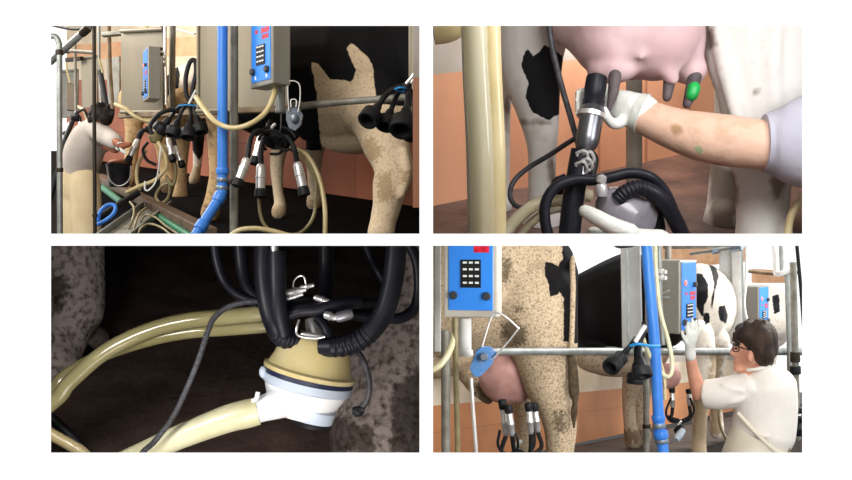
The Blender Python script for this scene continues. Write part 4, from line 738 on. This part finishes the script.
MB().px([(571, 350, 4.6), (573, 372, 4.6), (574, 392, 4.6), (575, 402, 4.6), (574, 413, 4.6), (574, 428, 4.6)], [3.5, 5, 5.5, 2.6, 3.6, .8], seg=14).build('tail_switch', mk('matted_brown_hair', '5a4a36', '35291c', rough=.9, scale=40, bump=.6), c)
u = body('udder', [('e', (505, 375, 4.66, 27, 29, 26)), ('e', (518, 378, 4.68, 16, 26, 24)), ('e', (492, 368, 4.7, 22, 22, 26))], M['udder4'], c, .012, None, dd=.2)
body('belly_flank', [('e', (478, 372, 4.72, 22, 16, 26)), leg((470, 385, 4.72, 6), (488, 398, 4.72, 7))], H['w4'], c, .014, [], [[(475, 380), (505, 385), (500, 410), (475, 405)]], dd=.22)
c = cow('glossy black cow beside the speckled one, its pale leg left of the blue pipe', P(630, 440, 6.6))
body('body', [leg((592, 312, 6.2, 44, 26), (625, 310, 6.2, 58, 42), (652, 312, 6.18, 54, 40), (664, 318, 6.15, 34, 28)),
  leg((640, 345, 6.2, 20, 20), (634, 378, 6.25, 12, 12), (629, 400, 6.3, 7, 8), (630, 422, 6.3, 6.5, 7), (633, 441, 6.3, 9, 10)), leg((655, 345, 6.3, 18), (644, 385, 6.4, 9), (642, 420, 6.4, 6.5), (643, 438, 6.4, 8.5)),
  leg((590, 356, 6.15, 16, 22), (612, 360, 6.15, 17, 24), (645, 358, 6.15, 17, 24))], H['b4'], c, .014, [[(500, 200), (730, 200), (730, 350), (660, 352), (600, 352), (500, 354)]], [[(620, 428), (650, 428), (650, 445), (620, 445)]])
u2 = body('udder', [('e', (668, 376, 6.1, 13, 13, 14))], M['udder4'], c, .013, None)
c = cow('clean white cow with round black patches behind the tilted control box', P(705, 440, 6.6))
body('body', [leg((692, 300, 7.4, 36, 36), (700, 305, 7.0, 42, 38), (705, 308, 6.7, 38, 24), (706, 312, 6.55, 28, 20)), leg((698, 335, 6.35, 16), (704, 362, 6.3, 12), (703, 390, 6.28, 10, 11), (700, 415, 6.26, 7.5, 9), (699, 440, 6.25, 7, 8), (698, 455, 6.22, 9, 10)),
  leg((718, 340, 6.6, 12), (716, 375, 6.7, 8), (716, 405, 6.75, 6), (717, 432, 6.75, 7.5))], H['c4'], c, .013,
  [[(694, 273), (702, 274), (708, 284), (708, 298), (704, 306), (703, 318), (699, 312), (694, 300)], [(708, 262), (716, 268), (719, 276), (715, 292), (712, 312), (710, 308), (714, 284), (712, 274)], [(704, 312), (709, 313), (710, 322), (706, 325), (703, 319)], [(719, 306), (725, 305), (728, 315), (726, 324), (720, 320), (718, 312)]],
  [[(690, 385), (712, 385), (712, 460), (688, 460)], [(708, 345), (724, 345), (724, 436), (708, 436)]])
c = cow('farthest white cow seen at the right behind the smallest control box', P(765, 410, 9.8))
body('body', [leg((752, 318, 10.2, 34, 34), (765, 318, 9.8, 34, 30), (770, 322, 9.6, 20, 20)), leg((768, 345, 9.7, 10), (767, 390, 9.7, 6), (767, 416, 9.7, 6))], H['c4'], c, .02, [[(772, 296), (779, 294), (780, 312), (774, 314)]], [])

# control boxes
o, e = P(443.5, 317, 3.72), P(498, 318, 3.68); o.z = e.z
control_box('large blue fronted control box with twelve white keys, at the left end of the rail', o, e-o, (e-o).length, R(143, 3.7), .12, M['boxwhite'], 'milking control boxes', marks=False)
o, e = P(680, 333, 5.52), P(697, 331, 5.72); e.z = o.z = P(0, 334, 5.55).z
t, q = control_box('tilted control box the gloved hand is pressing, blue front turned to the milker', o, e-o, (e-o).length, R(73, 5.6), .21, M['boxsteel'], 'milking control boxes')
MB().sweep([q(0, .6, -.05)+Vector((-.02, -.05, 0)), q(0, .52, -.12)+Vector((-.03, -.08, 0)), q(0, .5, -.05)+Vector((-.02, -.03, 0))], .006, seg=8).build('side_handle', M['galv'], t)
o, e = P(758.5, 328, 8.1), P(769, 328, 8.3); e.z = o.z; o.z = e.z
control_box('smallest control box above the milker head, blue strip of front showing', o, e-o, (e-o).length, R(41, 8.2), .20, M['boxsteel'], 'milking control boxes')
# rail, posts
pipe('long steel rump rail running from the speckled cow away to the right', [(478, 352, 3.98), (520, 351.5, 4.2), (800, 351.5, 7.87), (820, 351.5, 8.3)], 3.9, M['galv'], name='stall_rail', cat='rail', caps=[((606, 351.5, 4.98), (616, 351.5, 5.08), 4.6, M['galv'])])
b = thing('stall_post', 'wide pale steel post directly left of the blue pipe', 'post', P(632, 348, 5.2))
MB().hexa([P(622, 350, 5.2), P(643, 350, 5.15), P(643, 350, 5.30), P(624, 350, 5.35), P(620, 225, 5.2), P(640, 225, 5.15), P(640, 225, 5.30), P(622, 225, 5.35)]).build('upright', M['plate2'], b, smooth=False, bevel=.006)
MB().hexa([P(628, 349, 5.18), P(630, 349, 5.18), P(630, 349, 5.2), P(628, 349, 5.2), P(626, 226, 5.18), P(628, 226, 5.18), P(628, 226, 5.2), P(626, 226, 5.2)]).build('seam', M['galv'], b, smooth=False)
pipe('blue plastic pipe running down past the hanging black cups', [(644, 215, 4.9), (650, 290, 4.9), (655, 350, 4.9), (659, 425, 4.9), (662, 440, 4.9), (665, 475, 4.88)], 5.6, M['bluepvc'], name='drain_pipe', n=3, caps=[((658, 415, 4.9), (658.7, 421, 4.9), 6.4, M['bluepvc']), ((658.8, 423, 4.9), (659.2, 428, 4.9), 6.4, M['clamp']), ((660, 431, 4.9), (661.5, 438, 4.9), 7, M['bluepvc']), ((661.5, 439, 4.9), (662, 443, 4.9), 6.6, M['clamp'])])
pipe('dull grey pipe hanging straight beneath the black cups', [(646, 352, 5.25), (646.5, 462, 5.25)], 3.2, M['galv_dirty'], name='stall_post', cat='post', caps=[((646.5, 424, 5.25), (646.5, 428, 5.25), 4, M['darkpipe'])])
t = pipe('grey upright with white fittings between the blue pipe and the tilted box', [(659, 220, 5.45), (660, 300, 5.45), (663, 345, 5.45)], 2.6, M['galv'], name='fitting_pole', cat='pole')
for y in (271, 277): MB().lathe(P(658, y, 5.42), P(666, y+1, 5.38), [(0, .010), (.3, .016), (.6, .016), (.65, .010), (1, .012)], 12).build('fitting', M['whitemetal'], t)
tube('milk_hose', 'pale hose hanging beside the blue pipe into a loop under the tilted box', 'hose', [(655, 225, 5.0), (656, 270, 5.0), (660, 310, 5.0), (668, 340, 5.0), (672, 360, 4.98), (671, 374, 4.96), (665, 376, 4.94), (656, 366, 4.92), (647, 350, 4.88), (643, 338, 4.85)], 2.2, M['milk'])
tube('milk_hose', 'second pale hose dropping behind the blue pipe down to the cups', 'hose', [(650, 225, 5.15), (654, 290, 5.15), (658, 350, 5.15), (664, 375, 5.12), (665, 400, 5.1)], 1.7, M['hose'])
pipe('dark window frame like upright behind the tilted box top', [(668, 225, 7.2), (668, 262, 7.2)], 3.2, M['galv_dirty'], name='stall_post', cat='post')
pipe('overhead grey pipe along the top edge above the white cow', [(664, 247, 7.6), (700, 247, 7.4), (744, 246, 7.2)], 2.0, M['galv_dirty'], name='overhead_pipe', n=2)
t = pipe('thin overhead steel bar with clamps at the top edge', [(690, 254, 6.9), (716, 250.5, 6.8), (742, 247, 6.7)], 1.6, M['galv'], name='overhead_pipe', n=2, caps=[((712, 252, 6.8), (720, 250, 6.8), 2.8, M['clamp']), ((731, 249, 6.75), (742, 247, 6.7), 3.6, M['clamp'])])
b = thing('stall_post', 'broad white steel post left of the milker head', 'post', P(740, 350, 6.9))
MB().hexa([P(734, 352, 6.9), P(743, 352, 6.85), P(743, 352, 7.0), P(735, 352, 7.1), P(731, 236, 6.9), P(740, 236, 6.85), P(740, 236, 7.0), P(732, 236, 7.1)]).build('upright', M['whitemetal'], b, smooth=False, bevel=.006)
MB().px([(741, 240, 6.95), (743.5, 352, 6.95)], 1.8, n=1, seg=12).build('side_tube', M['galv'], b)
MB().obox(P(720, 290, 6.95), Vector((.10, 0, 0)), Vector((0, 0, .30)), Vector((0, .02, 0))).build('bracket_plate', M['plate2'], b, smooth=False, bevel=.004)
pipe('white drop hose curving beside the smallest control box', [(747, 244, 7.6), (746, 280, 7.6), (744, 305, 7.6), (748, 325, 7.6)], 1.6, M['whitemetal'], name='drop_hose', cat='hose', n=4)
pipe('beige crossbar over the smallest control box', [(749, 271, 8.0), (778, 274, 7.8), (800, 272, 7.6)], 1.9, M['rust'], name='cross_bar', cat='bar', n=2)
b = thing('steel_plate', 'slanting steel shelf bracket on the right hand posts', 'bracket', P(788, 272, 7.2))
MB().slab([P(780, 277, 7.2), P(795, 271, 7.2), P(795, 267, 7.2), P(780, 272, 7.2)], Vector((0, .12, 0))).build('shelf', M['plate2'], b, smooth=False, bevel=.004)
MB().px([(781, 244, 7.25), (782, 274, 7.25)], 2.2, n=1, seg=12).build('strut', M['galv'], b); MB().px([(774, 244, 7.3), (776, 275, 7.3)], 2.6, n=1, seg=12).build('strut', M['whitemetal'], b)
pipe('dark grey post at the right edge beside the milker shoulder', [(793, 262, 6.9), (795, 345, 6.9), (797, 440, 6.9)], 3.4, M['galv_dirty'], name='stall_post', cat='post', caps=[((795, 352, 6.9), (795.2, 362, 6.9), 4.6, M['darkpipe']), ((795, 366, 6.9), (795.4, 374, 6.9), 5.2, M['black'])])
pipe('pale upright left of the dark right edge post', [(787, 274, 7.4), (789, 345, 7.4), (790, 420, 7.4)], 2.4, M['galv'], name='stall_post', cat='post')
pipe('thin black pole slanting at the top right corner', [(796, 236, 6.4), (801, 290, 6.4), (805, 345, 6.4)], 1.8, M['black'], name='iron_pole', cat='pole')
pipe('dark post at the left edge behind the large control box', [(445.5, 330, 4.4), (446, 462, 4.4)], 4.6, M['galv_dirty'], name='stall_post', cat='post')
b = tag(MB().obox(P(434, 352, 4.0), Vector((.028, 0, 0)), Vector((0, 0, .6)), Vector((0, .05, 0))).build('edge_post', M['plate2'], smooth=False, bevel=.004), 'pale post cut by the left edge behind the large control box', 'post')
pipe('short white bracket post under the large control box', [(465, 318, 3.78), (465, 356, 3.78)], 6.5, M['whitemetal'], name='box_bracket_post', cat='post', caps=[((465, 350, 3.78), (465, 356, 3.78), 7.6, M['whitemetal'])])
tube('tan_hose', 'straight tan hose hanging from the large control box to the bottom edge', 'hose', [(455, 318, 3.72), (456, 380, 3.72), (458, 460, 3.72)], 2.8, M['hose_dark'])
tube('milk_hose', 'pale hose curving in at the left edge under the large control box', 'hose', [(428.5, 372, 3.68), (440, 365, 3.68), (448, 354, 3.7), (453, 340, 3.72), (455, 322, 3.74)], 3.4, M['milk'])
pipe('slim shiny rod hanging from the blue hook', [(471, 378, 3.66), (473, 410, 3.66), (477, 462, 3.66)], 1.9, M['steel'], name='lift_rod', cat='rod')
t = hook('worn blue hook with a bent wire handle, below the large control box', [(482, 347), (491, 318), (499, 313), (516, 326), (516, 332), (494, 358)], [(472, 362), (476, 351), (483, 346), (491, 347), (497, 353), (491, 366), (480, 377), (474, 377), (469, 368)], 3.64, M['bluehook'], 1.0)
MB().lathe(P(484, 357, 3.65), P(484, 357, 3.61), [(0, .016), (.7, .016), (1, .012)], 16).build('boss', M['clamp'], t)
# hanging black cups
t = thing('spare_cluster', 'black rubber cups hanging by the wide post and blue pipe', 'milking cluster', P(636, 345, 4.72), 'spare black rubber cups')
black_cup(t, (610, 368, 4.62), (622, 354, 4.70), 9, [(636, 338, 4.74), (630, 346, 4.72)], 2.4)
black_cup(t, (617, 362, 4.72), (628, 350, 4.76), 7.5, [(636, 338, 4.76), (633, 343, 4.76)], 2.2)
black_cup(t, (643, 377, 4.62), (640, 358, 4.66), 10, [(638, 340, 4.72), (639, 349, 4.70)], 2.6)
black_cup(t, (635, 384, 4.76), (636, 362, 4.78), 8.5, [(637, 342, 4.76), (636, 352, 4.77)], 2.2)
MB().px([(635, 342, 4.70), (640, 334, 4.70), (645, 326, 4.72)], 2.4, seg=8).build('bracket_arm', M['whitemetal'], t)
MB().px([(630, 346, 4.71), (638, 344, 4.69), (650, 346, 4.70), (660, 346, 4.74)], 1.5).build('cable_tie', M['tie'], t)
MB().px([(640, 342, 4.74), (644, 332, 4.76), (644, 322, 4.78)], 2.4).build('clip', M['black'], t)
# clusters on the udders
claw('cluster of bright cups on the pink udder of the speckled cow', 'clusters on udders', (518, 462, 4.6), 14,
  [((509, 412, 4.50), (512, 436, 4.50), 3.6, [(516, 456, 4.56), (514, 450, 4.52)], 2.2), ((503, 408, 4.54), (506, 436, 4.54), 3.4, [(514, 458, 4.58), (502, 452, 4.55), (503, 444, 4.54)], 2.2), ((529, 410, 4.56), (531, 434, 4.56), 3.4, [(522, 458, 4.58), (530, 452, 4.57)], 2.2), ((535, 410, 4.62), (538, 432, 4.62), 3.4, [(524, 458, 4.6), (541, 448, 4.62)], 2.2)],
  [([(500, 430, 4.52), (498, 445, 4.52), (506, 456, 4.54), (516, 458, 4.56)], 1.5), ([(534, 428, 4.6), (534, 446, 4.6), (524, 458, 4.6)], 1.4), ([(514, 430, 4.5), (518, 442, 4.5), (516, 456, 4.54)], 1.3)], M['black'])
claw('cluster on the black cow, between the blue pipe and the raised forearm', 'clusters on udders', (680, 430, 6.1), 6,
  [((672, 392, 6.12), (672.5, 408, 6.12), 2.6, [(678, 420, 6.1), (671, 418, 6.1), (672, 414, 6.1)], 1.8), ((689, 393, 6.14), (689.5, 406, 6.14), 2.6, [(682, 421, 6.1), (690, 416, 6.12)], 1.8)],
  [([(671, 398, 6.1), (666, 412, 6.1), (670, 421, 6.1), (678, 422, 6.1)], 1.2), ([(690, 398, 6.12), (694, 410, 6.12), (690, 419, 6.1), (682, 423, 6.1)], 1.2), ([(680, 420, 6.1), (674, 422, 6.1), (668, 416, 6.1)], 1.2)], M['black'])
lathe_child('outlet', P(683, 430, 6.08), P(676, 440, 6.04), [(0, .02), (.5, .024), (1, .02)], M['bluegrey'], bpy.data.objects['milking_cluster'] if False else [o for o in bpy.data.objects if o.get('label', '').startswith('cluster on the black cow')][0])
tube('milk_hose', 'murky hose drooping in a loop left of the milker apron', 'hose', [(716, 395, 6.2), (720, 410, 6.15), (724, 425, 6.1), (727, 440, 6.05)] and [(735, 388, 6.35), (724, 398, 6.3), (719, 412, 6.25), (721, 428, 6.2), (727, 440, 6.15)], 1.5, M['hose_dark'])
tube('milk_hose', 'dark clutter hose at the lower right edge behind the milker', 'hose', [(785, 425, 6.3), (792, 414, 6.3), (800, 410, 6.3), (812, 412, 6.3)], 3.2, M['black'])
t = claw('dark cluster lying at the lower right edge behind the milker back', 'clusters at the pit', (798, 428, 6.3), 9, [((788, 440, 6.28), (793, 430, 6.28), 4, [(796, 426, 6.3), (795, 427, 6.29)], 2.4)], [([(792, 424, 6.28), (799, 418, 6.28), (808, 424, 6.28)], 2.2)], M['black'])

# the milker
t = thing('person', 'milker in a white short sleeved smock pressing the tilted control box with a raised arm', 'person', Vector((1.93, 5.6, -2.4)))
DH = 5.6
pc = [('e', (755, 341, DH, 18, 20, 24)), ('e', (748, 350, DH-.02, 13, 19, 18)), leg((742, 362, DH-.01, 8, 10), (744, 367, DH, 8, 10)), leg((734, 346, DH-.03, 1.8), (731.5, 353, DH-.03, 2.4), (735, 354.5, DH-.03, 2)), leg((736, 360, DH-.03, 2.2, 4), (736, 362.5, DH-.03, 2.2, 4)), ('e', (738, 369, DH-.02, 5, 3.6, 7)), leg((737, 341, DH-.03, 2.2, 8), (738, 338, DH-.03, 3, 10)),
  ('e', (749.5, 357, DH-.125, 3, 6, 4)), leg((757, 355, DH, 12, 13), (760, 378, DH+.02, 13, 15)), leg((765, 385, DH+.02, 26, 18), (766, 410, DH+.02, 26, 18), (764, 445, DH+.02, 25, 18), (764, 480, DH+.02, 26, 19)),
  leg((748, 386, DH-.02, 11), (722, 393, DH+.01, 10), (699, 393, DH+.05, 7.5)), leg((699, 394, DH+.05, 7.4), (696, 382, DH+.03, 7.2), (692, 366, DH, 5.8), (690, 350, DH-.04, 4.8), (690, 342, DH-.06, 4.6)),
  leg((783, 390, DH+.06, 10), (784, 415, DH+.18, 8), (768, 430, DH+.3, 6), (750, 424, DH+.36, 5)),
  leg((755, 478, DH, 15, 17), (755, 525, DH-.02, 12), (755, 600, DH, 8), (756, 655, DH, 7)), leg((775, 478, DH+.03, 15, 17), (775, 525, DH+.03, 12), (775, 600, DH+.05, 8), (775, 655, DH+.05, 7)),
  leg((756, 662, DH, 6), (742, 665, DH-.05, 6)), leg((775, 662, DH+.05, 6), (762, 665, DH, 6))]
bd = body('body', pc, M['skin'], t, .0105, None, sm=3)
for x, y in ((736, 348.5),): 
    MB().pe(x, y, DH-.085, 1.4, 1.2, 2).build('eye', mk('dark_eye', '201814', rough=.2), t)
b = MB()
b.pe(757, 338, DH+.01, 20, 20.5, 25).pe(762, 346, DH+.02, 15, 17, 23).pe(748, 330, DH, 12, 8, 20).pe(750, 332, DH-.05, 12, 8, 14).pe(764, 360, DH+.01, 9, 8, 15).pe(757, 341, DH-.06, 16, 20, 17).pe(763, 353, DH-.055, 10, 14, 16).pe(745, 334, DH-.07, 8, 9, 12).pe(757, 350, DH-.08, 7, 13, 14)
for k in range(26):
    a = random.uniform(-.4, math.pi+.3); r0 = random.uniform(.8, 1.0); x = 755+20*math.cos(a)*r0; y = 341-20*math.sin(a)*r0; dd = DH+random.uniform(-.08, .08)
    b.px([(x, y, dd), (x+3*math.cos(a+.5), y-3*math.sin(a+.5), dd-.02), (x+5*math.cos(a+1), y-2.5*math.sin(a+1)+1, dd-.03)], [2.6, 2, .7], seg=8, rnd=True)
b.build('hair', M['hairb'], t, voxel=.0095, sm=2)
b = MB().loop([P(733, 345.5, DH-.09), P(738, 345.5, DH-.11), P(738.5, 351, DH-.11), P(733.5, 351, DH-.09)], .003)
b.px([(738, 346.5, DH-.11), (750, 350.5, DH-.13)], .6, n=1, seg=6)
b.build('glasses', M['keyblack'], t)
# smock: torso and short sleeves, one garment
b = MB()
for L in ([(760, 366, DH+.015, 12, 16), (762, 374, DH+.015, 20, 24), (765, 384, DH+.015, 30, 30), (766, 400, DH+.015, 30.5, 30), (765, 418, DH+.015, 31, 30), (763, 434, DH+.015, 31, 31), (760, 446, DH+.015, 27, 26), (759, 450, DH+.015, 24, 24)],
          [(752, 385, DH-.03, 15, 17), (738, 390, DH-.01, 16.5, 16), (722, 393.5, DH+.01, 16, 15.5), (710, 394, DH+.03, 15, 15), (704, 394, DH+.045, 14.5, 14.5)], [(782, 388, DH+.05, 12, 14), (785, 402, DH+.12, 11, 13), (784, 416, DH+.18, 11, 12)]):
    b.px([q[:3] for q in L], [q[3] for q in L], rd=[q[4] for q in L], rnd=False, seg=24, n=5)
for L in ([(776, 376, DH-.09, 1.5), (783, 390, DH-.105, 1.8), (788, 408, DH-.1, 1.4)], [(722, 384, DH-.06, 1.5), (731, 389, DH-.08, 1.8), (742, 391, DH-.11, 1.4)], [(728, 404, DH-.065, 1.6), (738, 402, DH-.10, 2), (748, 398, DH-.13, 1.4)], [(770, 432, DH-.15, 1.6), (782, 424, DH-.12, 2), (793, 410, DH-.06, 1.5)], [(750, 432, DH-.15, 1.4), (764, 436, DH-.16, 1.8), (780, 434, DH-.13, 1.4)]):
    b.px([q[:3] for q in L], [q[3] for q in L], rnd=True, seg=10)
sm_ = b.build('smock', M['shirt'], t, voxel=.0105, sm=5)
MB().px([(704.5, 379.5, DH+.03), (704, 380, DH+.045)], 1).build('hem', M['shirt'], sm_, org=ORG[t.name]) if False else None
b = MB().loop([P(748, 370, DH-.06), P(757, 369, DH-.085), P(768, 366, DH-.06), P(771, 364.5, DH+.02), P(763, 366, DH+.09), P(751, 369, DH+.06)], .010)
b.build('collar', M['shirt'], t)
# apron with its straps
b = MB(); b.px([(760, 426, DH+.01), (757, 445, DH+.01), (754, 470, DH+.01), (750, 520, DH+.01), (750, 580, DH+.01)], [25, 30, 35, 37, 38], rd=[24, 30, 33, 34, 35], seg=28, n=4)
ap = b.build('apron', M['apron'], t)
MB().px([(738, 413, DH-.12), (748, 424, DH-.17), (760, 437, DH-.185), (774, 450, DH-.18), (788, 462, DH-.14)], 1.8, rd=[1]*5, seg=8).build('apron_strap', M['apron'], ap, org=ORG[t.name])
MB().px([(783, 432, DH-.12), (788, 442, DH-.10), (790, 460, DH-.09)], 1.5, rd=[1]*3, seg=8).build('apron_strap', M['rust'], ap, org=ORG[t.name])
# raised gloved hand against the box front
b = MB(); D0 = DH-.07
b.px([(690.5, 356, DH-.035), (690, 348, DH-.05), (691, 340, D0), (692.5, 334, D0-.005)], [5.4, 5, 6.2, 6.4], rd=[5.4, 4.6, 4, 3.6], rnd=True, seg=16)
for (x0, y0), (x1, y1), (x2, y2) in (((688, 335), (687, 328), (688, 322.5)), ((691, 333), (691.5, 325), (692.5, 318.5)), ((694, 333), (695.5, 326), (696.5, 320.5)), ((697, 335.5), (699, 330), (700, 325.5))):
    b.px([(x0, y0, D0-.005), (x1, y1, D0-.012), (x2, y2, D0+.0)], [1.9, 1.75, 1.3], rnd=True, seg=10)
b.px([(687, 343, D0-.005), (683.5, 337, D0-.012), (682, 331.5, D0-.01)], [2.2, 1.9, 1.4], rnd=True, seg=10)
b.build('glove', M['glove'], t, voxel=.0055, sm=2)
